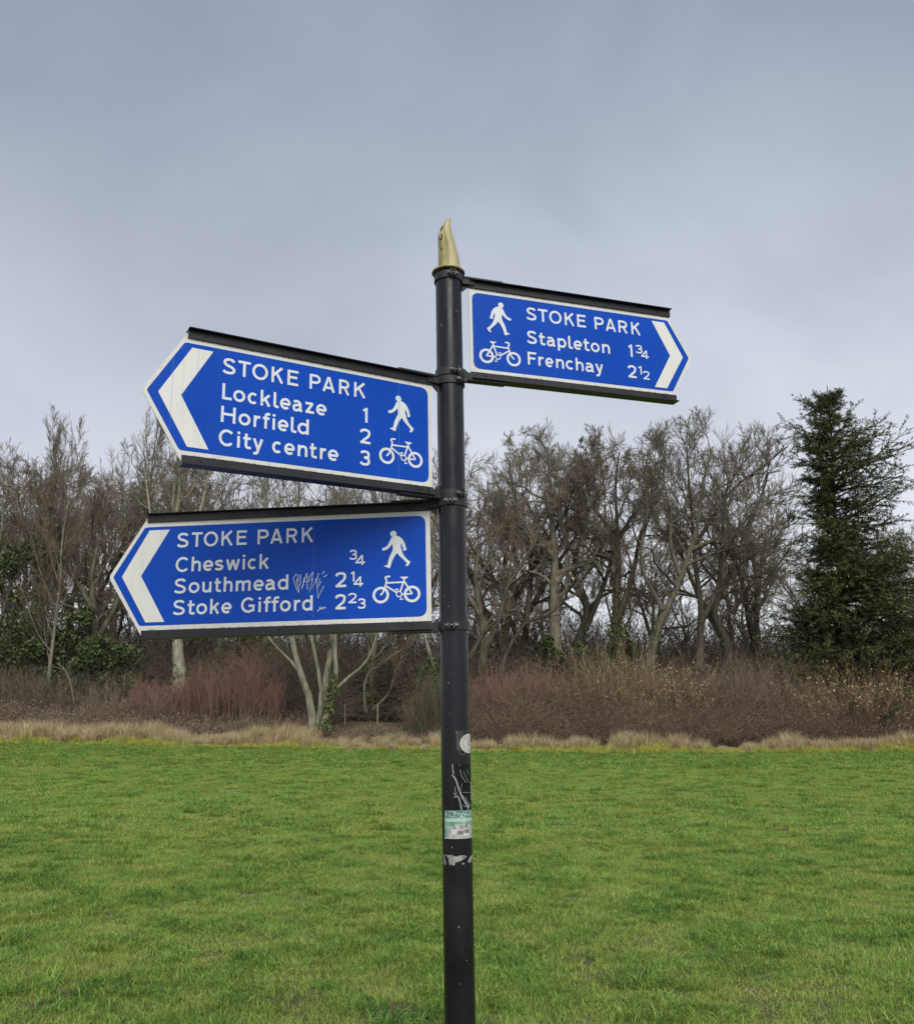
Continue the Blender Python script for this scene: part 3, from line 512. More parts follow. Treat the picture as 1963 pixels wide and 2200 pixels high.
for i, a in enumerate(((10, 1120, 76.5, 200, 'tall dark ivy mass at the left picture edge'), (128, 1290, 77, 150, 'dark evergreen bush between the left edge and the twin-stemmed tree'), (215, 1350, 76.5, 170, 'mid green ivy bush below the point of the lowest sign'), (255, 1440, 76, 120, 'low dark bush beside the brown shrub under the lowest sign'), (330, 1330, 84, 170, 'dark evergreen bush behind the red rods, half behind the lowest sign'), (460, 1350, 86, 180, 'dark bush behind the crimson thicket'), (560, 1370, 88, 140, 'dark bush behind the left stems of the many-stemmed ash'),
        (930, 1400, 80, 90, 'dark ivy clump hidden behind the signpost'), (1215, 1345, 79, 120, 'dark evergreen bush under the big forked oak'), (1345, 1300, 82, 110, 'dark evergreen bush at the foot of the dark-trunked oak'), (1395, 1470, 73.4, 40, 'small dark green bush among the tan shrubs'), (830, 1400, 92, 260, 'deep shaded bush behind the wire fence'))):
    bush(a[0], a[1], a[2], a[3], a[4], 500+i, n=1200 if a[3] < 60 else 4800)
# ------------------------------------------------------------------ undergrowth, brambles and dry grass
def clump(seed, w_=2.2, d_=1.6, h=2.0, n=150, leaves=1400, ml=None, mc=None, ls=.085):
    r = np.random.default_rng(seed); b = np.stack([r.uniform(-w_/2, w_/2, n), r.uniform(-d_/2, d_/2, n), r.uniform(0, .3*h, n)], 1)
    d = unit(np.stack([r.normal(0, .6, n), r.normal(0, .6, n), r.uniform(.5, 1.2, n)], 1)); Pt, Rd = walk(b, d, h*r.uniform(.7, 1.5, n), np.full(n, .012), np.full(n, .007), 7, .18, -.11, r); Pt[..., 2] = np.abs(Pt[..., 2])
    v, f = tubes(Pt, Rd, 3); q = Pt.reshape(-1, 3)[r.integers(0, Pt.shape[0]*8, leaves)]+r.normal(0, .10, (leaves, 3)); q[:, 2] = np.abs(q[:, 2])
    a = unit(r.normal(0, 1, (leaves, 3))); bb = unit(np.cross(a, r.normal(0, 1, (leaves, 3)))); s = (ls*r.uniform(.6, 1.4, leaves))[:, None]
    V2 = np.stack([q-a*s*.7, q+bb*s*.45, q+a*s*.7, q-bb*s*.45], 1).reshape(-1, 3)
    return np_mesh('clump', np.concatenate([v, V2]), np.concatenate([f, np.arange(4*leaves).reshape(-1, 4)+len(v)]), [mc or m_cane, ml or m_bram], np.concatenate([np.zeros(len(f)), np.ones(leaves)]))
r = np.random.default_rng(11)
bc = proto_collection('bramble', [clump(600+i, n=260, leaves=1500, ls=.055) for i in range(4)])
P, Rt, S_, I = [], [], [], []
def put(px, Y, s, ids, sz=None, sink=.1):
    x = at(px, 1500, Y)[0]; P.append((x, Y, float(gz(x, Y))-sink)); Rt.append((r.normal(0, .1), r.normal(0, .1), r.uniform(0, 6.28))); S_.append((s, s, sz or s)); I.append(int(r.choice(ids)))
for px in np.arange(985, 2060, 15):
    k = .5+.5*math.sin(px*.026+1)*math.sin(px*.0083+.4)
    for j, Y in enumerate((71.0, 71.9, 72.9, 74.0)): put(px+r.uniform(-8, 8), Y+r.uniform(-.3, .3), r.uniform(.75, 1.05), (0, 1, 2, 3), r.uniform(.75, 1.2)*(.55+.36*j+.75*k)*(.8 if px < 1080 else 1))
scatter('brambles', P, Rt, S_, I, bc, 'long low bank of dark reddish-brown brambles right of the signpost', 'brambles')
m_und = bark('undergrowth_twig', [(.3, (.10, .082, .060)), (.7, (.20, .165, .125))], 1)  # brown twig colour of the undergrowth, varied by noise
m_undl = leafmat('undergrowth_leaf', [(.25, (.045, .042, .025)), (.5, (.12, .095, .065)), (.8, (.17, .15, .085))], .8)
uc = proto_collection('understorey', [clump(700+i, 3.2, 2.4, 3.8, 330, 1500, m_undl, m_und, .07) for i in range(4)])
P, Rt, S_, I = [], [], [], []
for px in np.arange(-80, 2080, 22):
    gap = 700 < px < 930
    for Y, hh in ((76, 1.0), (80, 1.4), (85, 1.8), (91, 2.2), (98, 2.5)):
        if gap and Y < 84: continue
        s = r.uniform(.8, 1.1)*hh/1.15; k = 1.0; put(px+r.uniform(-10, 10), Y+r.uniform(-1.2, 1.2), s, (0, 1, 2, 3), s*k*r.uniform(.8, 1.15))
scatter('undergrowth', P, Rt, S_, I, uc, 'dense tangle of bare undergrowth filling the foot of the wood', 'undergrowth')
# low brambles and weeds in front of the left half
lc = proto_collection('weeds', [clump(750+i, 1.8, 1.2, 1.0, 110, 700, leafmat('weed_leaf%d' % i, [(.2, (.17, .12, .095)), (.5, (.30, .225, .175)), (.8, (.30, .25, .15))], .8), m_cane, .06) for i in range(2)])
P, Rt, S_, I = [], [], [], []
for px in np.arange(-60, 975, 14):
    for Y in (71.0, 72.2, 73.4):
        if 640 < px < 700 and Y < 72: continue
        e = .55 if 690 < px < 930 else 1.0; put(px+r.uniform(-8, 8), Y+r.uniform(-.3, .3), r.uniform(.8, 1.1), (0, 1), e*r.uniform(.6, 1.6)*(1.4 if px < 330 else 1.0))
scatter('weeds', P, Rt, S_, I, lc, 'brown dead weeds and low brambles along the left field edge', 'weeds')
m_dry = grass_mat('dry_grass', [(.3, (.38, .30, .17)), (.5, (.62, .52, .31)), (.7, (.72, .65, .43))]); m_ylw = grass_mat('yellow_green_rough_grass', [(.3, (.38, .43, .10)), (.6, (.54, .56, .14)), (.8, (.62, .56, .24))])
def drytuft(n, l0, l1, wd, m, r):
    base = np.stack([r.uniform(-.6, .6, n), r.uniform(-.35, .35, n), np.zeros(n)], 1); V, F = blades(n, base, r.uniform(l0, l1, n), np.full(n, wd), np.abs(r.normal(.22, .2, n)), r.uniform(.1, .9, n), r); return np_mesh('tuft', V, F, m)
dc = proto_collection('dry', [drytuft(520, .5, 1.35, .020, m_dry, r) for _ in range(3)]+[drytuft(460, .2, .6, .024, m_ylw, r) for _ in range(3)])
P, Rt, S_, I = [], [], [], []
for px in np.arange(-70, 2060, 9):
    n_ = math.sin(px*.017)*math.sin(px*.0061+2); lane = 690 < px < 930; rgt = px > 980
    for Y, ids, s in ((EDGE-.6, (3, 4, 5), .6), (EDGE-.1, (3, 4, 5), .85), (EDGE+.5, (3, 4, 5, 0), .95), (EDGE+1.1, (0, 1, 2, 3, 4), .9 if rgt else .9), (EDGE+1.8, (0, 1, 2), .75 if rgt else .95), (EDGE+2.5, (0, 1, 2), 0 if rgt else .95), (EDGE+3.4, (0, 1, 2), 0 if rgt else .9), (EDGE+4.4, (0, 1, 2), 0)):
        if s == 0: continue
        if lane: s *= .6; ids = (3, 4, 5, 0) if Y < EDGE+3 else (0, 1, 3)
        if r.uniform() < .22+.2*math.sin(px*.05+Y): continue
        put(px+r.uniform(-6, 6), Y+r.uniform(-.5, .5)+n_*.7, s*r.uniform(.5, 1.35)*(1+.3*n_), ids, sink=.03)
scatter('dry_grass', P, Rt, S_, I, dc, 'strip of tall straw-coloured grass with yellow-green fringe along the field edge', 'grass')
# ------------------------------------------------------------------ wire fence in the gap
m_post = bark('weathered_fence_wood', [(.3, (.16, .13, .09)), (.7, (.32, .27, .20))], 6); m_wire = simple('galvanised_wire', [(.3, (.10, .10, .10)), (.7, (.2, .2, .2))], 5, rough=.6)
fence = empty('wire_fence', foot(811, 75.5)); tag(fence, 'wire stock fence on short wooden posts in the gap behind the many-stemmed ash', 'fence')
fo = np.array(fence.location); fp = []
for px, Y in ((655, 75.2), (741, 75.4), (811, 75.6), (880, 75.6), (950, 75.8)):
    b = at(px, 1543, Y)-fo; t = at(px, 1513 if px != 880 else 1518, Y)-fo; b[2] -= .5; fp.append((b, t))
    v, f = tubes(np.array([[b, (b+t)/2, t, t+np.array([0, 0, .03])]]), np.array([[.075, .07, .07, .001]]), 7); mk('post', v, f, m_post, fence, smooth=False)
for k in range(6):
    u = .38+.115*k; pts = [b*(1-u)+t*u+np.array([0, -.08, 0]) for b, t in fp]; W = []
    for a, c in zip(pts, pts[1:]): W += [a, (a*3+c)/4-np.array([0, 0, .012]), (a+c)/2-np.array([0, 0, .02]), (a+3*c)/4-np.array([0, 0, .012])]
    v, f = tubes(np.array([W+[pts[-1]]]), np.full((1, len(W)+1), .006), 3); mk('wire', v, f, m_wire, fence)
# ------------------------------------------------------------------ signpost and finger signs
POLE_R = .0445; PX, PY, LX = -.00626, 2.8286, -.01398
def sheet(name, cols, rough, spec, seam=False):
    m, t, b = mat(name, rough, 0, spec); tcn = t.nodes.new('ShaderNodeTexCoord')
    v = t.nodes.new('ShaderNodeTexVoronoi'); v.inputs['Scale'].default_value = 260; v.feature = 'DISTANCE_TO_EDGE'; t.links.new(tcn.outputs['Object'], v.inputs['Vector'])
    v.inputs['Randomness'].default_value = .25
    mrn = t.nodes.new('ShaderNodeMapRange'); mrn.inputs['From Max'].default_value = .12; mrn.inputs['To Min'].default_value = .86; mrn.inputs['To Max'].default_value = 1.03; t.links.new(v.outputs['Distance'], mrn.inputs['Value'])
    n = t.nodes.new('ShaderNodeTexNoise'); n.inputs['Scale'].default_value = 4; n.inputs['Detail'].default_value = 6; t.links.new(tcn.outputs['Object'], n.inputs['Vector'])
    r = t.nodes.new('ShaderNodeValToRGB'); setramp(r, [(.3, cols[0]), (.7, cols[1])]); t.links.new(n.outputs['Fac'], r.inputs[0])
    q = t.nodes.new('ShaderNodeMixRGB'); q.blend_type = 'MULTIPLY'; q.inputs[0].default_value = 1; t.links.new(r.outputs[0], q.inputs[1]); t.links.new(mrn.outputs[0], q.inputs[2])
    # faint dirt streaks running down
    mpn = t.nodes.new('ShaderNodeMapping'); mpn.inputs['Scale'].default_value = (60, 60, 3); t.links.new(tcn.outputs['Object'], mpn.inputs[0])
    d = t.nodes.new('ShaderNodeTexNoise'); d.inputs['Scale'].default_value = 1; d.inputs['Detail'].default_value = 3; t.links.new(mpn.outputs[0], d.inputs['Vector'])
    dr = t.nodes.new('ShaderNodeMapRange'); dr.inputs['From Min'].default_value = .5; dr.inputs['From Max'].default_value = .85; dr.inputs['To Max'].default_value = .26; t.links.new(d.outputs['Fac'], dr.inputs['Value'])
    q2 = t.nodes.new('ShaderNodeMixRGB'); t.links.new(dr.outputs[0], q2.inputs[0]); t.links.new(q.outputs[0], q2.inputs[1]); q2.inputs[2].default_value = (.28, .28, .22, 1) if cols[0][0] > .3 else (.03, .07, .28, 1)
    t.links.new(q2.outputs[0], b.inputs['Base Color'])
    nr = t.nodes.new('ShaderNodeMapRange'); nr.inputs['To Min'].default_value = rough-.12; nr.inputs['To Max'].default_value = rough+.12; t.links.new(n.outputs['Fac'], nr.inputs['Value']); t.links.new(nr.outputs[0], b.inputs['Roughness'])
    return m
m_white = sheet('white_reflective_sheet', [(.74, .74, .69), (.80, .80, .76)], .45, .35)
m_blue = sheet('blue_reflective_sheet', [(.0008, .060, .44), (.0015, .074, .50)], .30, .20)
m_letter = sheet('white_lettering_film', [(.72, .76, .78), (.78, .81, .82)], .45, .35)
m_black = simple('black_powder_coat', [(.3, (.008, .008, .010)), (.6, (.018, .018, .020)), (.8, (.034, .033, .033))], 9, rough=.42, spec=.45, bump=.12, bump_scale=90, bdist=.0015)
m_clamp = simple('black_clamp_coat', [(.3, (.014, .014, .016)), (.7, (.034, .034, .036))], 30, rough=.5, spec=.4, bump=.15, bump_scale=160, bdist=.001)
m_bolt = simple('weathered_bolt_steel', [(.3, (.12, .115, .11)), (.7, (.3, .29, .27))], 60, rough=.45, spec=.6)
m_screw = simple('dark_screw_head', [(.3, (.006, .006, .006)), (.7, (.02, .02, .02))], 60, rough=.4)
m_edge = simple('bare_aluminium_edge', [(.3, (.35, .35, .33)), (.7, (.5, .5, .47))], 20, rough=.4)
# --- stroke font in the manner of British road signs: cap height 1, x-height .72
def arc(cx, cy, rx, ry, a0, a1, n=18):
    return [(cx+rx*math.cos(R_(a0+(a1-a0)*i/n)), cy+ry*math.sin(R_(a0+(a1-a0)*i/n))) for i in range(n+1)]
def cat(pts, n=7):
    p = [pts[0]]+list(pts)+[pts[-1]]; o = []
    for i in range(1, len(p)-2):
        for k in range(n):
            t = k/n; q = []
            for d in (0, 1):
                a, b, c, e = p[i-1][d], p[i][d], p[i+1][d], p[i+2][d]
                q.append(.5*((2*b)+(-a+c)*t+(2*a-5*b+4*c-e)*t*t+(-a+3*b-3*c+e)*t*t*t))
            o.append(tuple(q))
    return o+[p[-2]]
H = .08; X = .72
def bowl(w): return arc(w/2, X/2, w/2-H, X/2-H+.012, 90, 450, 32)
def glyph(c, w):
    """strokes of a letter that fills a box w wide (in cap heights)"""
    h = H; r = w-h
    if c == 'S': return [cat([(w-.10, .80), (w*.74, .895), (w*.5, .925), (w*.24, .875), (h+.035, .73), (w*.27, .575), (w*.52, .50), (w*.78, .41), (r-.01, .255), (w*.76, .115), (w*.48, .075), (w*.22, .105), (.06, .205)])]
    if c == 'T': return [[(0, 1-h), (w, 1-h)], [(w/2, 1-h), (w/2, 0)]]
    if c == 'O': return [arc(w/2, .5, w/2-h, .5-h+.015, 90, 450, 40)]
    if c == 'K': return [[(h, 0), (h, 1)], [(h, .42), (w-.11, 1)], [(w*.42, .62), (w-.095, 0)]]
    if c == 'E': return [[(h, 0), (h, 1)], [(h, 1-h), (w, 1-h)], [(h, .53), (w*.9, .53)], [(h, h), (w, h)]]
    if c == 'F': return [[(h, 0), (h, 1)], [(h, 1-h), (w, 1-h)], [(h, .51), (w*.88, .51)]]
    if c == 'L': return [[(h, 0), (h, 1)], [(h, h), (w, h)]]
    if c == 'H': return [[(h, 0), (h, 1)], [(r, 0), (r, 1)], [(h, .52), (r, .52)]]
    if c == 'P': return [[(h, 0), (h, 1)], [(h, 1-h), (w-.33, 1-h)]+arc(w-.33, .69, .33-h, .31-h, 90, -90)+[(h, .46)]]
    if c == 'R': return [[(h, 0), (h, 1)], [(h, 1-h), (w-.34, 1-h)]+arc(w-.34, .70, .31-h, .30-h, 90, -90)+[(h, .48)], [(w*.52, .48), (w-.095, 0)]]
    if c == 'A': return [[(.085, 0), (w/2-.01, 1)], [(w/2+.01, 1), (w-.085, 0)], [(w*.24, .27), (w*.76, .27)]]
    if c == 'C': return [arc(w*.53, .5, w*.53-h, .5-h+.015, 42, 318, 30)]
    if c == 'G': return [arc(w*.53, .5, w*.53-h, .5-h+.015, 45, 300, 30)+[(r, .16), (r, .48)], [(w*.55, .45), (w, .45)]]
    if c in 'oec':
        if c == 'o': return [bowl(w)]
        if c == 'c': return [arc(w*.53, X/2, w*.53-h, X/2-h+.012, 46, 314, 26)]
        return [arc(w/2, X/2, w/2-h, X/2-h+.012, -2, 312, 28), [(h, .345), (w-h*.6, .345)]]
    if c == 'k': return [[(h, 0), (h, 1)], [(h, .27), (w-.10, X)], [(w*.45, .44), (w-.095, 0)]]
    if c == 'l': return [[(h, 1)]+[(h, .2)]+arc(h+.12, .2, .12, .125, 180, 265, 6)+[(w, .075)]]
    if c == 'a': return [cat([(.07, .60), (w*.3, .645), (w*.58, .64), (r-.045, .5)])+[(r-.045, .13), (r-.01, .07), (w, .055)], cat([(r-.045, .42), (w*.5, .41), (w*.2, .36), (h, .21), (w*.22, .075), (w*.5, .075), (r-.045, .2)])]
    if c == 'z': return [[(.02, X-h), (w-.1, X-h)], [(w-.1, X-.05), (.1, .05)], [(.03, h), (w, h)]]
    if c == 'r': return [[(h, 0), (h, X)], cat([(h, .38), (h+.07, .56), (w*.62, .64), (w, .635)])]
    if c == 'f': return [[(w*.42, 0), (w*.42, .80)]+arc(w*.42+.15, .80, .15, .135, 180, 95, 6)+[(w, .93)], [(0, X-.07), (w*.92, X-.07)]]
    if c == 'i': return [[(w/2, 0), (w/2, X)], arc(w/2, .915, .048, .048, 0, 360, 12)]
    if c == 'd': return [arc(w/2-.01, X/2, w/2-h-.01, X/2-h+.012, 55, 305, 26)+[(r, .16)], [(r, 0), (r, 1)], [(r, .56), (w*.67, .62)]]
    if c == 'p': return [arc(w/2+.01, X/2, w/2-h-.01, X/2-h+.012, 125, -125, 26)+[(h, .16)], [(h, -.26), (h, X)], [(h, .56), (w*.33, .62)]]
    if c == 't': return [[(w*.38, .94), (w*.38, .2)]+arc(w*.38+.13, .2, .13, .125, 180, 268, 6)+[(w, .078)], [(0, X-.075), (w*.95, X-.075)]]
    if c == 'y': return [[(.085, X), (w*.52, .06)], [(w-.085, X), (w*.46, -.12)]+[(w*.36, -.20), (.06, -.21)]]
    if c == 'n' or c == 'h': return [[(h, 0), (h, X if c == 'n' else 1)], cat([(h, .40), (h+.08, .57), (w*.5, .645), (w*.78, .60), (r, .44)])+[(r, 0)]]
    if c == 'u': return [[(r, X), (r, 0)], [(h, X)]+cat([(h, .28), (w*.2, .12), (w*.5, .075), (r-.08, .15), (r, .32)])]
    if c == 'm': return [[(h, 0), (h, X)], cat([(h, .42), (h+.08, .58), (w*.3, .645), (w*.44, .60), (w/2, .46)])+[(w/2, 0)], cat([(w/2, .42), (w/2+.08, .58), (w*.79, .645), (w*.92, .60), (r, .46)])+[(r, 0)]]
    if c == 's': return [cat([(w-.07, .565), (w*.72, .63), (w*.48, .645), (w*.2, .60), (h+.01, .51), (w*.3, .405), (w*.6, .345), (w*.85, .285), (r, .195), (w*.75, .10), (w*.45, .075), (w*.2, .10), (.05, .165)])]
    if c == 'w': return [[(.08, X), (w*.28, 0)], [(w*.28, 0), (w*.5, X-.04)], [(w*.5, X-.04), (w*.72, 0)], [(w*.72, 0), (w-.08, X)]]
    if c == '1': return [[(w-h, 0), (w-h, 1)], [(w-h, .86), (.02, .80)]]
    if c == '2': return [cat([(.07, .73), (w*.16, .86), (w*.5, .925), (w*.83, .85), (r-.01, .69), (w*.78, .50), (w*.42, .27), (.11, .09)]), [(.02, h), (w, h)]]
    if c == '3': return [cat([(.07, .80), (w*.25, .895), (w*.5, .925), (w*.8, .86), (r-.03, .73), (w*.8, .58), (w*.42, .53)]), cat([(w*.42, .53), (w*.8, .47), (r, .28), (w*.8, .13), (w*.48, .075), (w*.2, .11), (.05, .21)])]
    if c == '4': return [[(w*.72, 0), (w*.72, 1)], [(w*.72, .95), (.09, .26)], [(.03, .25), (w, .25)]]
    raise KeyError(c)
def ribbon(pts, hw, y, closed=False):
    """flat strip along a polyline in the x-z plane"""
    p = [Vector(pts[0])]
    for q in pts[1:]:
        if (Vector(q)-p[-1]).length > 1e-5: p.append(Vector(q))
    n = len(p)
    if n > 2 and (p[0]-p[-1]).length < 1e-6: closed = True; p = p[:-1]; n -= 1
    V, F = [], []
    for i in range(n):
        a = p[(i-1) % n] if (closed or i > 0) else None; b = p[(i+1) % n] if (closed or i < n-1) else None
        d0 = (p[i]-a).normalized() if a is not None else None; d1 = (b-p[i]).normalized() if b is not None else None
        if d0 is None: d0 = d1
        if d1 is None: d1 = d0
        t = (d0+d1); t = t.normalized() if t.length > 1e-6 else d1
        nrm = Vector((-t.y, t.x)); k = hw/max(.5, nrm.dot(Vector((-d1.y, d1.x))))
        V += [(p[i].x+nrm.x*k, y, p[i].y+nrm.y*k), (p[i].x-nrm.x*k, y, p[i].y-nrm.y*k)]
    m = n if closed else n-1
    for i in range(m):
        j = (i+1) % n; F.append((2*i, 2*i+1, 2*j+1, 2*j))
    return V, F
def place_glyph(c, x0, x1, base, cap, y):
    ws = (x1-x0)/cap; parts = []
    for k, s in enumerate(glyph(c, ws)):
        pts = [(x0+q[0]*cap, base+q[1]*cap) for q in s]
        parts.append(ribbon(pts, H*cap if c != 'i' or k == 0 else .05*cap, y-.00006*k))
    if c == 'i':   # fill the dot
        cx, cy = x0+ws/2*cap, base+.915*cap; r = .092*cap
        parts[1] = ([(cx+r*math.cos(a*math.pi/8), y, cy+r*math.sin(a*math.pi/8)) for a in range(16)], [tuple(range(15, -1, -1))])
    return join(parts)
YW = -.0024; YB = -.0020
def lettering(root, text, boxes, base, cap, name='lettering'):
    parts = []; last = None
    def flush():
        v, f = join(parts); mk(name, v, f, m_letter, root); parts.clear()
    for c, (a, b) in zip(text, boxes):
        if last is not None and a-last > 22: flush()      # a new word
        parts.append(place_glyph(c, a/1000, b/1000, base/1000, cap/1000, YW)); last = b
    flush()
MAN = [(-198.1, 97.9), (-203.0, 90.8), (-207.2, 80.8), (-212.9, 70.5), (-219.4, 64.8), (-225.9, 62.2), (-231.1, 61.6), (-230.0, 53.0), (-222.7, 53.7), (-214.6, 57.1), (-206.4, 63.8), (-198.2, 73.8), (-195.8, 62.5), (-196.7, 53.0), (-201.6, 42.9), (-207.4, 31.2), (-210.7, 19.9), (-213.5, 6.4), (-226.1, 2.5), (-206.7, -5.6), (-204.2, -0.6), (-200.9, 12.2), (-195.2, 25.4), (-188.6, 35.8), (-182.0, 44.6), (-178.7, 38.9), (-170.6, 29.3), (-160.8, 20.0), (-152.6, 12.0), (-150.9, 7.6), (-156.3, -0.2), (-147.7, 0.3), (-143.5, 5.6), (-139.6, 13.2), (-149.2, 21.0), (-159.0, 32.7), (-165.5, 45.7), (-169.5, 60.6), (-171.1, 75.9), (-167.0, 69.6), (-162.9, 60.1), (-162.2, 50.6), (-157.2, 49.8), (-151.4, 54.2), (-154.6, 64.6), (-157.8, 76.6), (-165.2, 89.4), (-173.4, 96.7), (-181.6, 100.0), (-190, 102.5), (-196.4, 100.8)]
def poly_tri(pts, y):
    from mathutils.geometry import tessellate_polygon
    v = [Vector((a, b, 0)) for a, b in pts]; tr = tessellate_polygon([v])
    F = []
    for t in tr:
        a, b, c = [v[i] for i in t]
        F.append(t if (b-a).cross(c-a).z > 0 else (t[0], t[2], t[1]))
    return [(p.x, y, p.y) for p in v], F
def symbols(root, tx, flip):
    s = -1 if flip else 1
    T = lambda q: ((s*(q[0]+186)+tx)/1000, q[1]/1000)
    v1, f1 = poly_tri([T(q) for q in MAN], YW)
    c = T((-194.1, 107.5)); v2 = [(c[0]+.0102*math.cos(a*math.pi/12), YW-.00006, c[1]+.0102*math.sin(a*math.pi/12)) for a in range(24)]
    v, f = join([(v1, f1), (v2, [tuple(range(23, -1, -1))])]); mk('pedestrian_symbol', v, f, m_letter, root)
    B = []; k = [0]
    def st(pts, hw, sm=False):
        pts = [T(q) for q in pts]; pts = cat(pts) if sm else pts
        B.append(ribbon(pts, hw/1000, YW-.00005*k[0])); k[0] += 1
    for cx in (-235.8, -135.2): st([(cx+22.6*math.cos(a*math.pi/20), -91+22.6*math.sin(a*math.pi/20)) for a in range(41)], 4.1)
    st([(-177.1+8.6*math.cos(a*math.pi/12), -90+8.6*math.sin(a*math.pi/12)) for a in range(25)], 1.7)
    st([(-205.2, -32.3), (-216.5, -32.3), (-221, -36.5), (-217.2, -45.2), (-221.4, -64.2), (-226.3, -76.9), (-231.1, -85.9), (-237.8, -91.4)], 2.7, True)
    st([(-217.4, -52.7), (-161.3, -51.8)], 2.6); st([(-218.2, -63.0), (-183.6, -85.5)], 2.6); st([(-158.8, -40.7), (-173.2, -82.5)], 2.7)
    st([(-160.2, -49.2), (-135, -90.0)], 2.7); st([(-134.5, -90.3), (-168, -90.9)], 2.4)
    st([(-190.8, -74.5), (-178.6, -74.5)], 1.6); st([(-184.6, -74.4), (-182.2, -82.6)], 1.3); st([(-174.8, -107.2), (-163.4, -107.2)], 1.6); st([(-169.1, -107.2), (-172.0, -98)], 1.3)
    v, f = poly_tri([T(q) for q in [(-174.3, -34.6), (-148.0, -34.6), (-150.4, -40.2), (-163.5, -42.6)]], YW-.00005*k[0]); B.append((v, f))
    v, f = join(B); mk('bicycle_symbol', v, f, m_letter, root)
def rounded(pts, rad):
    """round the corners of a polygon; rad per corner"""
    o = []; n = len(pts)
    for i in range(n):
        p = Vector(pts[i]); a = (Vector(pts[i-1])-p).normalized(); b = (Vector(pts[(i+1) % n])-p).normalized(); r = rad[i]
        if r <= 0: o.append(tuple(p)); continue
        for k in range(7):
            t = k/6; o.append(tuple((p+a*r)*(1-t)**2 + p*2*t*(1-t) + (p+b*r)*t*t))
    return o
def plate(pts, y0, y1):
    n = len(pts); v = [(x, y0, z) for x, z in pts]+[(x, y1, z) for x, z in pts]
    from mathutils.geometry import tessellate_polygon
    tr = tessellate_polygon([[Vector((a, b, 0)) for a, b in pts]]); F = []
    for t in tr:
        a, b, c = [Vector(pts[i]) for i in t]
        cr_ = (b-a).x*(c-a).y-(b-a).y*(c-a).x
        t = t if cr_ > 0 else (t[0], t[2], t[1]); F.append(t); F.append((t[0]+n, t[2]+n, t[1]+n))
    area = sum(pts[i-1][0]*pts[i][1]-pts[i][0]*pts[i-1][1] for i in range(n))
    for i in range(n):
        j = (i+1) % n; F.append((i, i+n, j+n, j) if area > 0 else (j, j+n, i+n, i))
    return v, F
def cyl(c, r, axis, h, n=8, r2=None):
    """closed cylinder from c along axis"""
    a = Vector(axis).normalized(); u = a.orthogonal().normalized(); w_ = a.cross(u); c = Vector(c); r2 = r if r2 is None else r2
    v = [tuple(c+u*r*math.cos(2*math.pi*i/n)+w_*r*math.sin(2*math.pi*i/n)) for i in range(n)]+[tuple(c+a*h+u*r2*math.cos(2*math.pi*i/n)+w_*r2*math.sin(2*math.pi*i/n)) for i in range(n)]
    return v, [tuple(range(n-1, -1, -1)), tuple(range(n, 2*n))]+[(i, (i+1) % n, n+(i+1) % n, n+i) for i in range(n)]
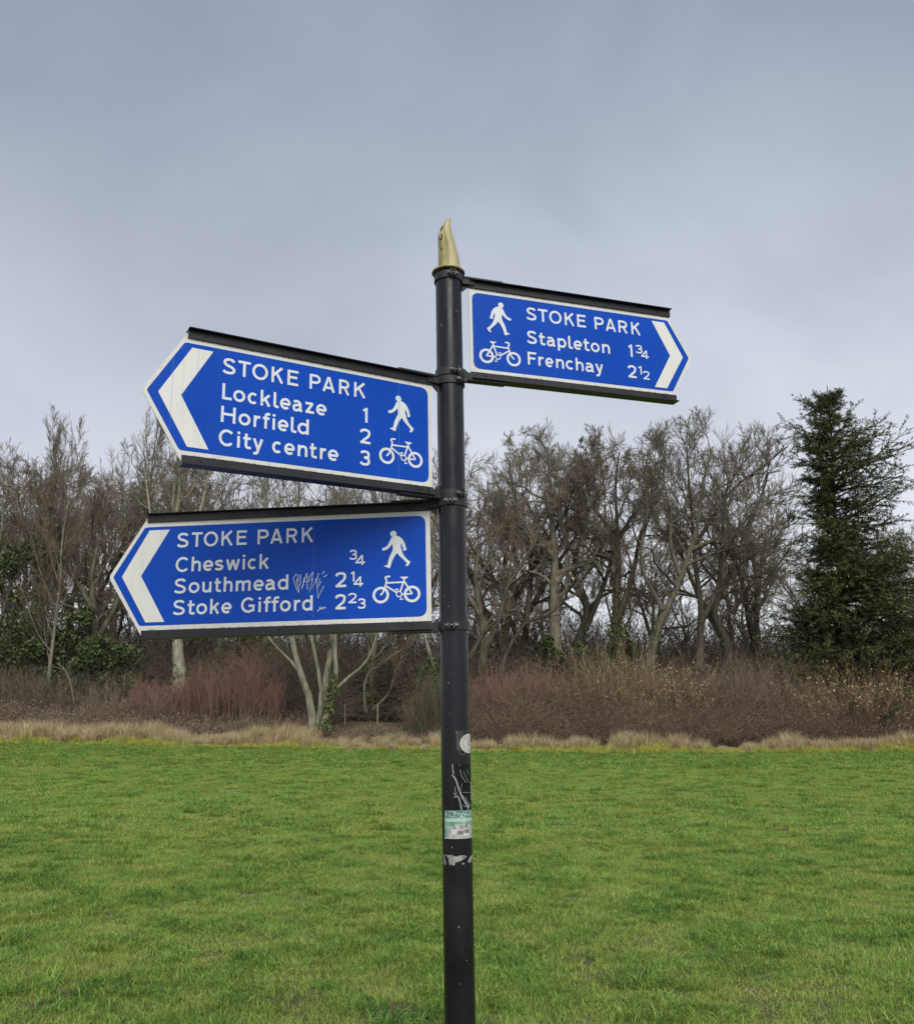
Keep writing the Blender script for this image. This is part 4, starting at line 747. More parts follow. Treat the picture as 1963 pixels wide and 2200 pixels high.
def make_sign(spec):
    O, Xv, Uv = [Vector(q) for q in spec['frame']]; O.z += EYE; Xv.normalize(); Yv = Uv.cross(Xv).normalized(); Uv = Xv.cross(Yv).normalized()
    d = spec['d']; H2 = spec['H']/2; s0, L, tp = spec['s0'], spec['L'], spec['t']
    root = empty('finger_sign'); tag(root, spec['label'], 'sign', 'blue finger signs on the post')
    root.matrix_world = Matrix(((Xv.x, Yv.x, Uv.x, O.x), (Xv.y, Yv.y, Uv.y, O.y), (Xv.z, Yv.z, Uv.z, O.z), (0, 0, 0, 1)))
    xs = s0+L; e = .018; sl_ = tp/H2
    out = [(d*s0, H2+e), (d*(xs-sl_*e), H2+e), (d*(xs+tp), 0), (d*(xs-sl_*e), -H2-e), (d*s0, -H2-e)]
    v, f = plate(rounded(out, [0, .004, .014, .004, 0]), -.0015, .0015); mk('panel', v, f, m_white, root)
    bl = spec['blue']; bp_ = rounded([(d*bl[0], bl[3]), (d*bl[1], bl[3]), (d*bl[2], 0), (d*bl[1], -bl[3]), (d*bl[0], -bl[3])], [.028, .008, .006, .008, .028])
    v, f = plate(bp_, YB, -.0016); mk('blue_field', v, f, m_blue, root)
    ch = [(d*a/1000, b/1000) for a, b in spec['chev']]; v, f = plate(ch, YW, YW+.0003); mk('chevron', v, f, m_white, root)
    for (t_, bx, base, cap) in spec['lines']: lettering(root, t_, bx, base, cap)
    for (t_, bx, base, cap) in spec['nums']: lettering(root, t_, bx, base, cap, 'mileage_number')
    symbols(root, spec['sym'], d > 0)
    # rails: T-shaped extrusions gripping the panel edges
    rl = spec['rail']; xc, sx = d*(s0+rl)/2, abs(rl-s0)
    for s in (1, -1):
        zc = s*(H2+.0125)
        pr = [box(xc, -.0044, zc, sx, .0050, .0255, .0008), box(xc, .0044, zc, sx, .0050, .0255, .0008), box(xc, 0, s*(H2+.0270), sx+.0006, .044, .0032, .0006)]
        v, f = join(pr); r_ = mk('rail', v, f, m_black, root)
        sc_ = [cyl((x, -.0068, s*(H2+.0115)), .0040, (0, -1, 0), .0019, 10, .0030) for x in spec['screw']]
        for q in sc_: mk('screw', *q, m_screw, r_)
        v, f = box(d*.124, 0, s*(H2+.0327), .146, .030, .0078, .0015); mk('stiffener', v, f, m_clamp, root)
    # clamps round the pole
    zp = Vector((LX, 0, 1)).normalized()
    Mi = root.matrix_world.inverted()
    for s, lug in ((1, spec['lug'][0]), (-1, spec['lug'][1])):
        zz = s*(H2+.020)
        parts = []; n = 48
        # the ring is level with the pole, so it is made round the pole's own axis
        ctr = root.matrix_world @ Vector((0, 0, zz)); hgt = ctr.z; ax = Vector((PX+LX*(hgt-EYE), PY, hgt))
        e1 = Vector((1, 0, -LX)).normalized(); e2 = zp.cross(e1).normalized()
        W = []
        for (r, z) in ((POLE_R+.0008, -.013), (POLE_R+.0048, -.013), (POLE_R+.0048, .013), (POLE_R+.0008, .013)):
            W += [Mi @ (ax+e1*r*math.cos(2*math.pi*i/n)+e2*r*math.sin(2*math.pi*i/n)+zp*z) for i in range(n)]
        F = [(a*n+i, a*n+(i+1) % n, ((a+1) % 4)*n+(i+1) % n, ((a+1) % 4)*n+i) for a in range(4) for i in range(n)]
        parts.append((W, F))
        parts.append(box(d*.0690, -.006, zz, .044, .012, .026, .0012))
        parts.append(box(d*.0640, .008, zz, .034, .014, .024, .0012))
        v, f = join(parts); cl = mk('clamp', v, f, m_clamp, root)
        # gusset under or over the arm
        gp = [(d*.048, zz-.0125), (d*.078, zz-.0125), (d*.048, zz-.040)] if s > 0 else [(d*.048, zz+.0125), (d*.070, zz+.0125), (d*.048, zz+.030)]
        v, f = plate(gp, -.0025, .0025); mk('gusset', v, f, m_clamp, root)
        # lugs and bolt, facing the viewer at angle lug (degrees right of front)
        a = R_(lug); rd = Vector((math.sin(a), -math.cos(a), 0)); tg = Vector((math.cos(a), math.sin(a), 0)); up = zp
        LP = []
        for k in (-1, 1):
            c0 = ax+rd*(POLE_R+.010)+tg*(k*.0062)
            vs = [Mi @ (c0+tg*i*.0024+rd*j*.0085+up*l*h_) for i in (-1, 1) for j, h_ in ((-1, .0150), (1, .0125)) for l in (-1, 1)]
            LP.append((vs, [(0, 1, 3, 2), (4, 6, 7, 5), (0, 4, 5, 1), (2, 3, 7, 6), (0, 2, 6, 4), (1, 5, 7, 3)]))
        v, f = join(LP); mk('lug', v, f, m_clamp, cl)
        bb = [cyl(ax+rd*(POLE_R+.0115)-tg*.021, .0032, tg, .042, 8)]+[cyl(ax+rd*(POLE_R+.0115)+tg*(k*.0088)-(tg*.0055 if k < 0 else tg*0), .0062, tg, .0055, 6) for k in (-1, 1)]
        v, f = join(bb); mk('bolt', [Mi @ Vector(q) for q in v], f, m_bolt, cl)
    return root
SP = [(-765.2, -726.8), (-719.3, -682.4), (-677.0, -629.0), (-617.9, -580.2), (-568.1, -533.9), (-497.3, -461.4), (-455.5, -414.0), (-400.5, -364.6), (-349.3, -309.9)]
s1 = dict(frame=((-0.01939054, 2.82860081, 0.93909659), (0.86485965, 0.5017556, 0.01609663), (-0.0174438, -0.00200837, 0.99984583)), d=-1, H=.352, s0=.073, L=.807, t=.107, rail=.869,
    blue=(.086, .876, .973, .162), chev=[(942, 0), (855, 149), (794, 149), (879, 0), (795, -150), (855, -150)], sym=-186, screw=(-.817, -.490, -.125), lug=(44, 34),
    lines=[('STOKEPARK', SP, 88, 49), ('Lockleaze', [(-763.1, -735.0), (-730.8, -695.2), (-687.7, -657.9), (-649.0, -617.5), (-609.5, -593.4), (-589.2, -555.6), (-549.9, -519.2), (-510.1, -481.3), (-474.6, -440.4)], 8, 49),
           ('Horfield', [(-764.1, -721.5), (-712.6, -677.1), (-667.8, -648.1), (-640.2, -618.4), (-611.5, -601.6), (-594.2, -560.8), (-553.8, -536.1), (-532.7, -497.1)], -61.5, 49),
           ('Citycentre', [(-767.6, -723.5), (-714.9, -705.1), (-696.7, -673.3), (-668.5, -636.6), (-609.4, -579.8), (-572.3, -539.5), (-530.5, -500.0), (-492.9, -470.0), (-459.9, -440.5), (-433.9, -399.6)], -132, 49)],
    nums=[('1', [(-319, -303)], 8, 49), ('2', [(-328, -293)], -62, 49), ('3', [(-328, -294)], -133, 49)],
    label='middle blue finger sign pointing left to Lockleaze, Horfield and City centre')
s2 = dict(frame=((-0.0135021, 2.82860081, 0.51799162), (0.99616567, -0.08502409, 0.02061233), (-0.02063877, 0.000568143, 0.999786836)), d=-1, H=.359, s0=.071, L=.956, t=.111, rail=1.015,
    blue=(.086, 1.024, 1.123, .164), chev=[(1093, 0), (1008, 153), (939, 153), (1028, 0), (941, -153), (1004, -153)], sym=-183, screw=(-.958, -.56, -.129), lug=(-5, -6),
    lines=[('STOKEPARK', [(-912.1, -872.5), (-862.7, -826.8), (-821.5, -773.5), (-762.1, -722.5), (-710.7, -676.5), (-640.6, -603.3), (-598.1, -555.9), (-544.3, -506.9), (-493.0, -453.9)], 91, 49),
           ('Cheswick', [(-912.5, -867.6), (-858.8, -827.8), (-819.9, -785.7), (-780.4, -752.1), (-743.4, -696.8), (-689.0, -678.8), (-670.7, -640.8), (-631.6, -599.7)], 9, 49),
           ('Southmead', [(-913.7, -873.7), (-865.5, -828.8), (-819.5, -789.0), (-778.8, -757.1), (-748.4, -718.8), (-708.1, -659.0), (-649.5, -615.0), (-609.8, -577.6), (-569.0, -534.6)], -62, 49),
           ('StokeGifford', [(-914.3, -873.9), (-865.5, -841.5), (-836.5, -800.4), (-790.6, -758.6), (-753.1, -719.1), (-688.3, -643.6), (-632.1, -621.5), (-613.8, -590.7), (-588.7, -563.5), (-560.1, -525.1), (-514.5, -493.8), (-488.1, -453.7)], -132.5, 49)],
    nums=[('3', [(-335, -310)], 27, 33), ('4', [(-316, -284)], 9, 33), ('2', [(-380, -345)], -61, 49), ('1', [(-330, -318)], -44, 33), ('4', [(-322, -290)], -61, 33), ('2', [(-380, -346)], -132.5, 49), ('2', [(-338, -311)], -114, 33), ('3', [(-307, -282)], -132.5, 33)],
    label='lowest blue finger sign pointing left to Cheswick, Southmead and Stoke Gifford, scratched graffiti on it')
s3 = dict(frame=((-0.0250198, 2.82860081, 1.34166696), (0.94524407, 0.32595266, 0.01638621), (-0.01697681, -0.00103271, 0.99985535)), d=1, H=.313, s0=.074, L=.794, t=.094, rail=.877,
    blue=(.085, .866, .947, .142), chev=[(921, 0), (851, 132), (798, 132), (866, 0), (791, -132), (842, -132)], sym=184, screw=(.124, .455, .824), lug=(15, 20),
    lines=[('STOKEPARK', [(288.6, 327.5), (334.4, 371.1), (377.5, 425.8), (438.2, 476.9), (487.7, 522.2), (558.0, 595.4), (602.1, 644.8), (655.3, 693.4), (708.8, 747.3)], 66, 49),
           ('Stapleton', [(287.0, 325.6), (333.5, 357.2), (363.6, 395.4), (405.6, 439.3), (447.7, 464.5), (468.4, 501.9), (507.8, 531.4), (536.9, 572.5), (582.5, 614.1)], -24, 49),
           ('Frenchay', [(287.2, 319.9), (327.4, 347.8), (354.0, 385.0), (395.4, 426.3), (433.3, 464.7), (472.8, 503.5), (510.9, 544.1), (550.0, 581.8)], -104, 48)],
    nums=[('1', [(691, 707)], -25, 49), ('3', [(721, 749)], -7, 33), ('4', [(742, 774)], -25, 33), ('2', [(683, 717)], -107, 49), ('1', [(726, 740)], -90, 33), ('2', [(745, 771)], -107, 33)],
    label='highest blue finger sign, the only one pointing right, to Stapleton and Frenchay')
g1 = make_sign(s1); g2 = make_sign(s2); g3 = make_sign(s3)
GRAF = [[(-510.9, -51.0), (-518.1, -26.7), (-510.3, -13.6), (-501.6, -16.6), (-507.1, -37.8), (-498.5, -67.4), (-500.5, -73.2), (-510.1, -52.4)], [(-503.1, -36.6), (-493.6, -14.2), (-493.8, -33.0), (-497.4, -54.2)], [(-490.5, -62.4), (-474.7, -12.2)], [(-481.8, -25.4), (-485.8, -54.6)], [(-488.3, -39.8), (-476.2, -38.4)], [(-471.2, -63.6), (-473.1, -12.3)], [(-453.8, -7.7), (-465.6, -24.6), (-469.4, -40.5), (-457.5, -30.3), (-453.8, -9.0)], [(-453.5, -29.1), (-465.6, -74.5), (-443.9, -38.8), (-442.7, -29.5)], [(-434.9, -12.4), (-441.3, -34.9), (-436.5, -93.5), (-417.7, -54.4)], [(-430.6, -30.0), (-436.4, -59.1), (-426.0, -39.5)], [(-423.6, -16.9), (-416.2, -7.0)], [(-418.6, -26.4), (-406.9, -18.8)], [(-438.0, -135.6), (-429.3, -129.4), (-430.7, -122.7), (-425.3, -130.3), (-424.1, -121.7), (-420.0, -129.7), (-414.8, -123.3), (-410.7, -127.4)]]
parts = [ribbon([(a/1000, b/1000) for a, b in s], .0011, YW-.0007-.00004*i) for i, s in enumerate(GRAF)]
m_graf = simple('pale_scratched_graffiti', [(.3, (.5, .56, .62)), (.7, (.68, .72, .74))], 80, rough=.6)
v, f = join(parts); mk('graffiti', v, f, m_graf, g2)
m_seam = simple('sheet_joint', [(.3, (.10, .22, .62)), (.7, (.16, .28, .66))], 60, rough=.5)
for rt2, x, hh in ((g1, -.905, .105), (g1, -.1935, .157), (g2, -.452, .157)):
    v, f = ribbon([(x, hh), (x, 0), (x, -hh)], .00035, -.00268); mk('sheet_joint', v, f, m_seam, rt2)
# grime along the lower border and small dark specks
m_grime = simple('green_grey_grime', [(.3, (.20, .21, .13)), (.7, (.42, .42, .33))], 200, rough=.9)
rgm = random.Random(8)
for rt2, d_, a_, b_, zb in ((g1, -1, .08, .86, -.1745), (g2, -1, .08, 1.0, -.1780), (g3, 1, .08, .85, -.1548), (g3, 1, .10, .85, .1548), (g1, -1, .1, .85, .1745)):
    parts = []
    for k in range(46):
        x = d_*rgm.uniform(a_, b_); w2 = rgm.uniform(.001, .009); h2 = rgm.uniform(.0006, .0028)*(1 if zb < 0 else -1)
        n3 = 5; P3 = [(x-w2, zb), (x+w2, zb), (x+w2*rgm.uniform(.3, .9), zb+h2*rgm.uniform(.5, 1)), (x+w2*rgm.uniform(-.4, .2), zb+h2), (x-w2*rgm.uniform(.4, .9), zb+h2*rgm.uniform(.3, .9))]
        if zb > 0: P3 = [P3[0]]+P3[:0:-1]
        parts.append(([(q[0], -.00172-.00001*k*.5, q[1]) for q in P3], [tuple(range(n3))]))
    v, f = join(parts); o_ = mk('grime', v, f, m_grime, rt2); o_['kind'] = 'stuff'
    parts = []
    for k in range(22):
        x = d_*rgm.uniform(a_+.02, b_-.02); z3 = rgm.uniform(-.14, .14); q_ = rgm.uniform(.0006, .0017)
        parts.append(([(x+q_*math.cos(t*1.047+k)*rgm.uniform(.7, 1.2), -.00275-.00001*k, z3+q_*math.sin(t*1.047+k)) for t in range(6)], [tuple(range(6))]))
    if zb < 0: v, f = join(parts); o_ = mk('speck', v, f, m_screw, rt2); o_['kind'] = 'stuff'
# the post
def lathe(prof, n=48, rib=None):
    V = [(r*math.cos(2*math.pi*i/n), r*math.sin(2*math.pi*i/n), z) for r, z in prof for i in range(n)]
    F = [(a*n+i, a*n+(i+1) % n, (a+1)*n+(i+1) % n, (a+1)*n+i) for a in range(len(prof)-1) for i in range(n)]
    return V, F
post = empty('signpost', (PX+LX*(-EYE), PY, 0)); tag(post, 'tall round black metal signpost with stickers and a gold finial', 'signpost')
PM = Matrix(((1, 0, LX, 0), (0, 1, 0, 0), (-LX, 0, 1, 0), (0, 0, 0, 1)))
m_pole, t_, b_ = mat('black_gloss_pole_paint', .34, 0, .38)
rr_ = noise_col(m_pole, t_, b_, [(.25, (.005, .005, .007)), (.5, (.009, .009, .012)), (.72, (.018, .018, .023))], 7, detail=6, bump=.10, bump_scale=45, bdist=.002, stretch=(1, 1, .45))
tcn = t_.nodes.new('ShaderNodeTexCoord'); nn_ = t_.nodes.new('ShaderNodeTexNoise'); nn_.inputs['Scale'].default_value = 14; nn_.inputs['Detail'].default_value = 5; t_.links.new(tcn.outputs['Object'], nn_.inputs['Vector'])
mrr = t_.nodes.new('ShaderNodeMapRange'); mrr.inputs['From Min'].default_value = .3; mrr.inputs['From Max'].default_value = .7; mrr.inputs['To Min'].default_value = .2; mrr.inputs['To Max'].default_value = .42; t_.links.new(nn_.outputs['Fac'], mrr.inputs['Value']); t_.links.new(mrr.outputs[0], b_.inputs['Roughness'])
ZT = 1.538+EYE
v, f = lathe([(POLE_R, -.5), (POLE_R, .8), (POLE_R, 1.6), (POLE_R, 2.4), (POLE_R, ZT)], 64)
mk('pole', v, f, m_pole, post, smooth=True, mw=PM)
m_gold = simple('weathered_gold_paint', [(.25, (.13, .11, .035)), (.48, (.36, .31, .12)), (.75, (.52, .47, .25))], 16, rough=.38, spec=.6, stretch=(1, 1, .35), bump=.3, bump_scale=60, bdist=.002)
m_goldd = simple('shaded_gold_underside', [(.3, (.055, .035, .018)), (.55, (.14, .11, .05)), (.8, (.10, .02, .015))], 26, rough=.6)  # dark brown paints the clamp's shadow onto the underside of the flange
fin = empty('finial', (0, 0, 0)); fin.parent = post; fin.matrix_local = PM @ Matrix.Translation((0, 0, ZT))
v, f = lathe([(.030, -.001), (POLE_R+.002, -.001), (.0555, .002), (.0578, .0045), (.0565, .0075), (.048, .011), (.038, .013), (.0, .014)], 56)
mk('flange', v, f, [m_gold, m_goldd], fin, smooth=True, midx=[1 if i < 2*56 else 0 for i in range(len(f))])
# curved horn: sections are (height, left x, ridge x, right x, depth)
secs = [(.016, -.034, .004, .041, .034), (.030, -.034, .004, .0395, .033), (.060, -.0335, .003, .036, .031), (.090, -.0335, .001, .030, .028), (.115, -.033, -.002, .0235, .025), (.135, -.0305, -.005, .018, .021), (.152, -.026, -.008, .013, .016), (.168, -.0185, -.0085, .0105, .011), (.182, -.010, -.004, .0095, .007), (.192, -.004, .002, .0105, .0045), (.199, .002, .006, .0125, .003)]
V, F = [], []; K = 12
secs = [(.012+(z-.016)*1.15, a*1.14, b*1.14, c*1.14, dd) for z, a, b, c, dd in secs]
for (z, xl, xr, xq, dp) in secs:
    fr = -dp*.62
    ring = [(xl, 0.002), (xl+.25*(xr-xl), fr*.62), (xl+.6*(xr-xl), fr*.80), (xr-.0025, fr*.95), (xr, fr*1.12), (xr+.003, fr*.98), (xr+.45*(xq-xr), fr*.86), (xr+.8*(xq-xr), fr*.55), (xq, 0), (xq*.7+xr*.3, dp*.55), ((xl+xq)/2, dp*.8), (xl*.7+xr*.3, dp*.55)]
    V += [(x, y, z) for x, y in ring]
for a in range(len(secs)-1): F += [(a*K+i, a*K+(i+1) % K, (a+1)*K+(i+1) % K, (a+1)*K+i) for i in range(K)]
F += [tuple(range((len(secs)-1)*K, len(secs)*K)), tuple(range(K-1, -1, -1))]
ho = mk('horn', V, F, m_gold, fin, smooth=True)
bv = ho.modifiers.new('sub', 'SUBSURF'); bv.levels = 2; bv.render_levels = 2
m_dk = simple('dark_cast_recess', [(.3, (.02, .017, .01)), (.7, (.07, .06, .03))], 60, rough=.7)
def hp(x, z):  # point just proud of the left face of the horn
    for a in range(len(secs)-1):
        if secs[a][0] <= z <= secs[a+1][0]:
            t = (z-secs[a][0])/(secs[a+1][0]-secs[a][0]); q = [secs[a][k]*(1-t)+secs[a+1][k]*t for k in range(5)]; break
    u = (x-q[1])/(q[2]-q[1]); fr = -q[4]*.62
    return fr*(.62+(u-.25)/.35*.18 if u < .6 else .80+(u-.6)/.4*.2)-.0016 if u > .25 else fr*.62*u/.25-.0016
def relief(pts, hw, off=0):
    pts = [(x*1.14, .012+(z-.016)*1.15) for x, z in pts]
    V, F = ribbon(pts, hw, 0); V = [(x, hp(x, z)-off, z) for x, _, z in V]; return V, F
parts = [relief(cat([(-.0275, .140), (-.0295, .125), (-.0275, .105), (-.0225, .090), (-.0195, .082)]), .0010), relief(cat([(-.0195, .138), (-.0175, .128), (-.0195, .119), (-.0235, .121), (-.0245, .127)]), .0019, .0003),
         relief(cat([(-.022, .119), (-.0205, .106), (-.0205, .096)]), .0011, .0005), relief([(-.0185, .089), (-.021, .082)], .0018, .0008), relief(cat([(-.0225, .152), (-.0185, .160), (-.0150, .167)]), .0022, .0006), relief([(-.0205, .080), (-.0205, .034)], .0006, .0007)]
v, f = join(parts); mk('scroll_relief', v, f, m_dk, fin)
v, f = lathe([(.012, 0), (.0105, .005), (.006, .0085), (0, .010)], 16); mk('boss', [(x+.003, y*.6-.024, z+.018) for x, y, z in v], f, m_gold, fin, smooth=True)
# things stuck on the post (curved with it); angles in degrees right of front, heights relative to the eye
def wrap(pts, off): # pts (angle deg, height above ground)
    r = POLE_R+off
    return [(r*math.sin(R_(a)), -r*math.cos(R_(a)), z) for a, z in pts]
def patch(a0, a1, z0, z1, off, mat_, name, parent=post, n=None, label=None, jag=0, seed=1):
    n = n or max(2, int(abs(a1-a0)/6)); rg = random.Random(seed); P_ = []
    for i in range(n+1):
        a = a0+(a1-a0)*i/n; P_ += [(a, z0+rg.uniform(-jag, jag)), (a, z1+rg.uniform(-jag, jag))]
    F = [(2*i, 2*i+2, 2*i+3, 2*i+1) for i in range(n)]
    o = mk(name, wrap(P_, off), F, mat_, parent, mw=PM if parent is post else None, smooth=True)
    if label: o['label'] = label
    return o
def hz(y): return EYE + np.interp(y, [1570.7, 1595, 1650, 1740, 1795, 1850, 2200], [0, -.034, -.109, -.230, -.302, -.374, -.81])
def wrib(pts, hw, off):  # ribbon on the cylinder; pts (angle, height); hw metres
    k = 180/math.pi/POLE_R
    V, F = ribbon([(a/k, z) for a, z in pts], hw, 0); return wrap([(x*k, z) for x, _, z in V], off), F
m_st = simple('cream_sticker_paper', [(.3, (.55, .55, .50)), (.7, (.68, .68, .62))], 40, rough=.6)
m_ink = simple('grey_sticker_ink', [(.3, (.13, .13, .12)), (.7, (.24, .24, .22))], 80, rough=.6)
m_blk = simple('gloss_black_sticker', [(.3, (.004, .004, .004)), (.7, (.010, .010, .010))], 20, rough=.25)
m_scr = simple('scratched_sticker_backing', [(.3, (.16, .17, .19)), (.7, (.42, .44, .46))], 90, rough=.7)
m_grn = simple('faded_green_print', [(.3, (.10, .26, .17)), (.55, (.22, .42, .31)), (.75, (.42, .56, .48))], 60, rough=.5)
m_dgn = simple('mottled_teal_print', [(.35, (.03, .11, .08)), (.5, (.16, .30, .25)), (.65, (.5, .58, .56))], 150, rough=.5)
m_mnt = simple('pale_mint_print', [(.3, (.38, .56, .44)), (.7, (.52, .66, .56))], 60, rough=.5)
m_gry = simple('pale_grey_print', [(.3, (.38, .38, .37)), (.7, (.56, .56, .55))], 120, rough=.5)
m_res = simple('old_sticker_residue', [(.3, (.030, .031, .035)), (.7, (.062, .063, .066))], 30, rough=.7)
m_rs2 = simple('grey_residue_edge', [(.3, (.07, .072, .075)), (.7, (.15, .15, .155))], 60, rough=.7)
m_trn = simple('torn_white_paper', [(.3, (.22, .22, .205)), (.7, (.42, .42, .40))], 60, rough=.8)
rgc = random.Random(12); parts = []
for k in range(24):
    a, z = rgc.uniform(-75, 75), EYE+rgc.uniform(-.75, 1.45); L2, th = rgc.uniform(.001, .006), rgc.gauss(1.57, .5)
    parts.append(wrib([(a, z), (a+math.degrees(L2*math.cos(th)/POLE_R), z+L2*math.sin(th))], rgc.uniform(.0003, .0011), .00035+.00001*k))
v, f = join(parts); o_ = mk('chip', v, f, m_scr, post, mw=PM); o_['kind'] = 'stuff'
# round sticker
cz = hz(1597.5); ca, rad = 62, .0235
def disc(rad, off, m, name, parent, n=28):
    pts = [(ca, cz)]+[(ca+math.degrees(rad/POLE_R)*1.25*math.cos(2*math.pi*i/n), cz+rad*math.sin(2*math.pi*i/n)) for i in range(n)]
    rings = []
    V, F = [], []
    for k in range(5):
        for i in range(n): V.append((ca+math.degrees(rad/POLE_R)*1.25*k/4*math.cos(2*math.pi*i/n), cz+rad*k/4*math.sin(2*math.pi*i/n)))
    for k in range(4): F += [(k*n+i, k*n+(i+1) % n, (k+1)*n+(i+1) % n, (k+1)*n+i) for i in range(n)]
    return mk(name, wrap(V, off), F, m, parent, mw=PM if parent is post else None, smooth=True)
rs = disc(.0285, .0006, m_st, 'sticker', post); rs['label'] = 'round cream sticker with a grey ring and emblem'
kk = math.degrees(1/POLE_R)*1.25
parts = [wrib([(ca+kk*.0245*math.cos(t*math.pi/20), cz+.0245*math.sin(t*math.pi/20)) for t in range(41)], .0004, .0009), wrib([(ca+kk*.0175*math.cos(t*math.pi/20), cz+.0175*math.sin(t*math.pi/20)) for t in range(41)], .0005, .0009)]
for t in range(2, 38): 
    aa = t*math.pi/20+1; parts.append(wrib([(ca+kk*.0195*math.cos(aa), cz+.0195*math.sin(aa)), (ca+kk*.0225*math.cos(aa), cz+.0225*math.sin(aa))], .0006, .0009))
parts += [wrib([(ca-10, cz+.012), (ca-10, cz-.004), (ca, cz-.013), (ca+10, cz-.004), (ca+10, cz+.012)], .0007, .0009), wrib([(ca-3, cz+.014), (ca-3, cz+.004)], .0012, .0009), wrib([(ca+4, cz+.014), (ca+4, cz+.004)], .0008, .0009), wrib([(ca-5, cz+.001), (ca, cz-.006), (ca+5, cz+.001)], .0009, .0010)]
v, f = join(parts); mk('emblem', v, f, m_ink, rs)
parts = [wrib(cat([(2, hz(1556)), (6, hz(1575)), (8, hz(1600)), (16, hz(1618)), (30, hz(1621)), (44, hz(1616))]), .0012, .0004)]
v, f = join(parts); mk('residue', v, f, m_rs2, post, mw=PM)
patch(-2, 62, hz(1574), hz(1549), .0003, m_res, 'residue', jag=.002, seed=3); patch(2, 40, hz(1612), hz(1575), .00035, m_res, 'residue', jag=.002, seed=5)
# black scratched sticker
P_ = [(-19, hz(1640)), (-17, hz(1665)), (-10, hz(1683)), (-9, hz(1715)), (-6, hz(1724)), (-7, hz(1739))]
V, F = [], []
for i, (a, z) in enumerate(P_):
    for k in range(13): V.append((a+(100-a)*k/12, z))
for i in range(len(P_)-1): F += [(i*13+k, (i+1)*13+k, (i+1)*13+k+1, i*13+k+1) for k in range(12)]
bs = mk('sticker', wrap(V, .0006), F, m_blk, post, mw=PM, smooth=True); bs['label'] = 'scratched glossy black sticker'
rg = random.Random(4)
def pp(x, y): # crop pixel of the photo's pole -> angle, height
    return (math.degrees(math.asin(max(-.99, min(.99, (x-(345+.009*(y-0)))/(183+.003*y))))), hz(1550+y/5.825))
SC = [([(305, 530), (310, 590), (320, 655)], .0016), ([(300, 660), (345, 720), (380, 830), (410, 910), (450, 990), (500, 1090)], .0022), ([(335, 700), (365, 780), (395, 870)], .0012), ([(325, 940), (370, 930), (395, 1000), (415, 1095)], .0018), ([(322, 880), (350, 930)], .0014), ([(340, 810), (338, 860), (362, 905)], .0008),
      ([(395, 600), (420, 680), (470, 760)], .0007), ([(440, 620), (470, 700), (510, 770)], .0006), ([(480, 600), (500, 660)], .0006), ([(420, 880), (520, 888)], .0005), ([(425, 770), (405, 850), (420, 960)], .0006), ([(430, 920), (460, 1000), (510, 1070)], .0014), ([(460, 940), (480, 1000), (520, 1050)], .0016), ([(430, 1040), (470, 1060), (520, 1050)], .0007), ([(380, 535), (400, 545)], .0005)]
parts = [wrib([pp(*q) for q in cat(s) if True], hw, .0009+.00003*i) for i, (s, hw) in enumerate(SC)]
v, f = join(parts); mk('scratch', v, f, m_scr, bs)
patch(74, 100, hz(1719), hz(1680), .0010, m_st, 'sticker_scrap')
# picture sticker
ps = patch(-53, 100, hz(1799.5), hz(1739), .0008, m_grn, 'sticker', jag=.0004, seed=9, label='faded green and white picture sticker')
patch(-53, 96, hz(1755.5), hz(1740), .0011, m_dgn, 'print', ps, jag=.001); patch(-52, 96, hz(1763), hz(1756), .0012, m_mnt, 'print', ps)
patch(-53, 97, hz(1799.2), hz(1796), .0012, m_gry, 'print', ps); 
def crop_quad(x0, y0, x1, y1, off, m):
    (a0, z0), (a1, z1) = pp(x0, y1), pp(x1, y0); patch(a0, a1, z0, z1, off, m, 'print', ps, n=4)
for q in ((275, 1300, 345, 1420), (330, 1275, 500, 1330), (345, 1330, 520, 1430), (250, 1390, 300, 1440), (500, 1290, 530, 1400)): crop_quad(*q, .0013, m_gry)
crop_quad(300, 1340, 345, 1400, .0016, m_st); crop_quad(440, 1385, 500, 1420, .0016, m_st)
for q in ((318, 1305, 340, 1330), (368, 1355, 430, 1395), (445, 1345, 500, 1365), (450, 1370, 500, 1380), (400, 1285, 408, 1325), (415, 1285, 421, 1325), (430, 1285, 436, 1325), (455, 1275, 482, 1310)): crop_quad(*q, .0018, m_ink)
parts = [wrib([pp(250, 1270), pp(270, 1310), pp(240, 1380), pp(235, 1420)], .0008, .0017), wrib([pp(452, 1240), (pp(470, 1250))], .002, .0017)]
v, f = join(parts); mk('print', v, f, m_gry, ps)
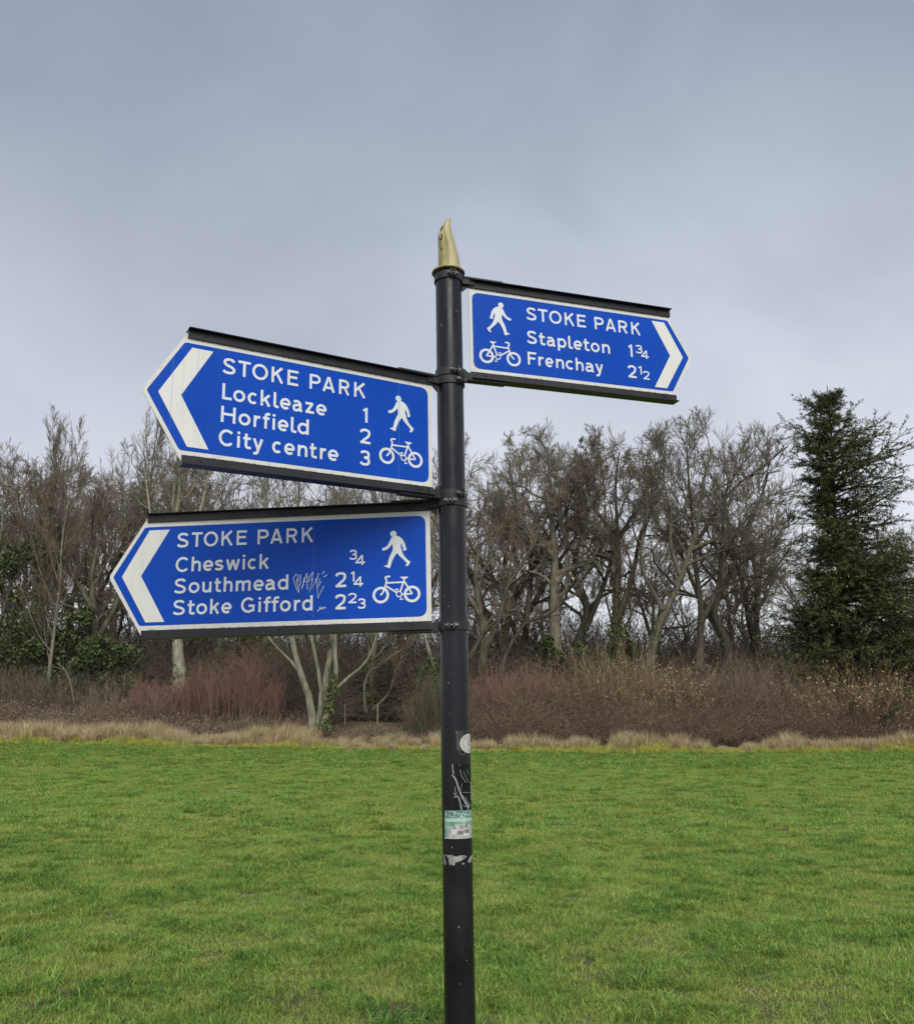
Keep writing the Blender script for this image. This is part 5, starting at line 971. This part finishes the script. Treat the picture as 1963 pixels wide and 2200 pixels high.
# torn paper
def torn(pts, name='sticker_scrap'):
    pts = [pp(*q) for q in pts]; c = (sum(p[0] for p in pts)/len(pts), sum(p[1] for p in pts)/len(pts))
    V = wrap([c]+pts, .0008); n = len(pts); mk(name, V, [(0, 1+(i+1) % n, 1+i) for i in range(n)], m_trn, post, mw=PM)
torn([(190, 1668), (212, 1648), (240, 1655), (300, 1652), (330, 1668), (325, 1700), (335, 1735), (322, 1780), (300, 1775), (285, 1750), (275, 1782), (205, 1780), (198, 1720)])
torn([(326, 1668), (400, 1658), (450, 1660), (475, 1675), (440, 1700), (400, 1725), (338, 1742), (328, 1700)])
torn([(485, 1755), (495, 1710), (520, 1680), (550, 1660), (556, 1700), (525, 1740), (530, 1755)]); torn([(415, 1755), (430, 1748), (448, 1760), (435, 1772), (420, 1768)]); torn([(168, 1685), (178, 1688), (188, 1775), (176, 1775)])
# ------------------------------------------------------------------ small black bird perched in the oak
bp_ = at(1408, 1030, 76); bird = empty('bird', tuple(bp_)); tag(bird, 'small black bird perched high in the bare branches right of the dark-trunked oak', 'bird')
m_bird = simple('black_feathers', [(.3, (.006, .006, .007)), (.7, (.016, .016, .018))], 20, rough=.6)
sec = [(-.34, .01, .012, -.10), (-.24, .045, .02, -.05), (-.14, .075, .07, .0), (-.02, .10, .10, .05), (.08, .095, .10, .10), (.15, .062, .065, .16), (.21, .062, .062, .205), (.27, .045, .045, .215), (.30, .018, .018, .205), (.36, .004, .005, .195)]
V = [(x, ry*math.cos(a*math.pi/5), z+rz*math.sin(a*math.pi/5)) for x, ry, rz, z in sec for a in range(10)]; F = [(k*10+i, k*10+(i+1) % 10, (k+1)*10+(i+1) % 10, (k+1)*10+i) for k in range(len(sec)-1) for i in range(10)]+[tuple(range(9, -1, -1)), tuple(range(90, 100))]
b_o = mk('body', V, F, m_bird, bird, smooth=True); b_o.scale = (.8, .8, .8)
v, f = join([cyl((.02, s*.03, -.02), .008, (0, 0, -1), .07, 5) for s in (-1, 1)]); mk('leg', v, f, m_bird, bird)
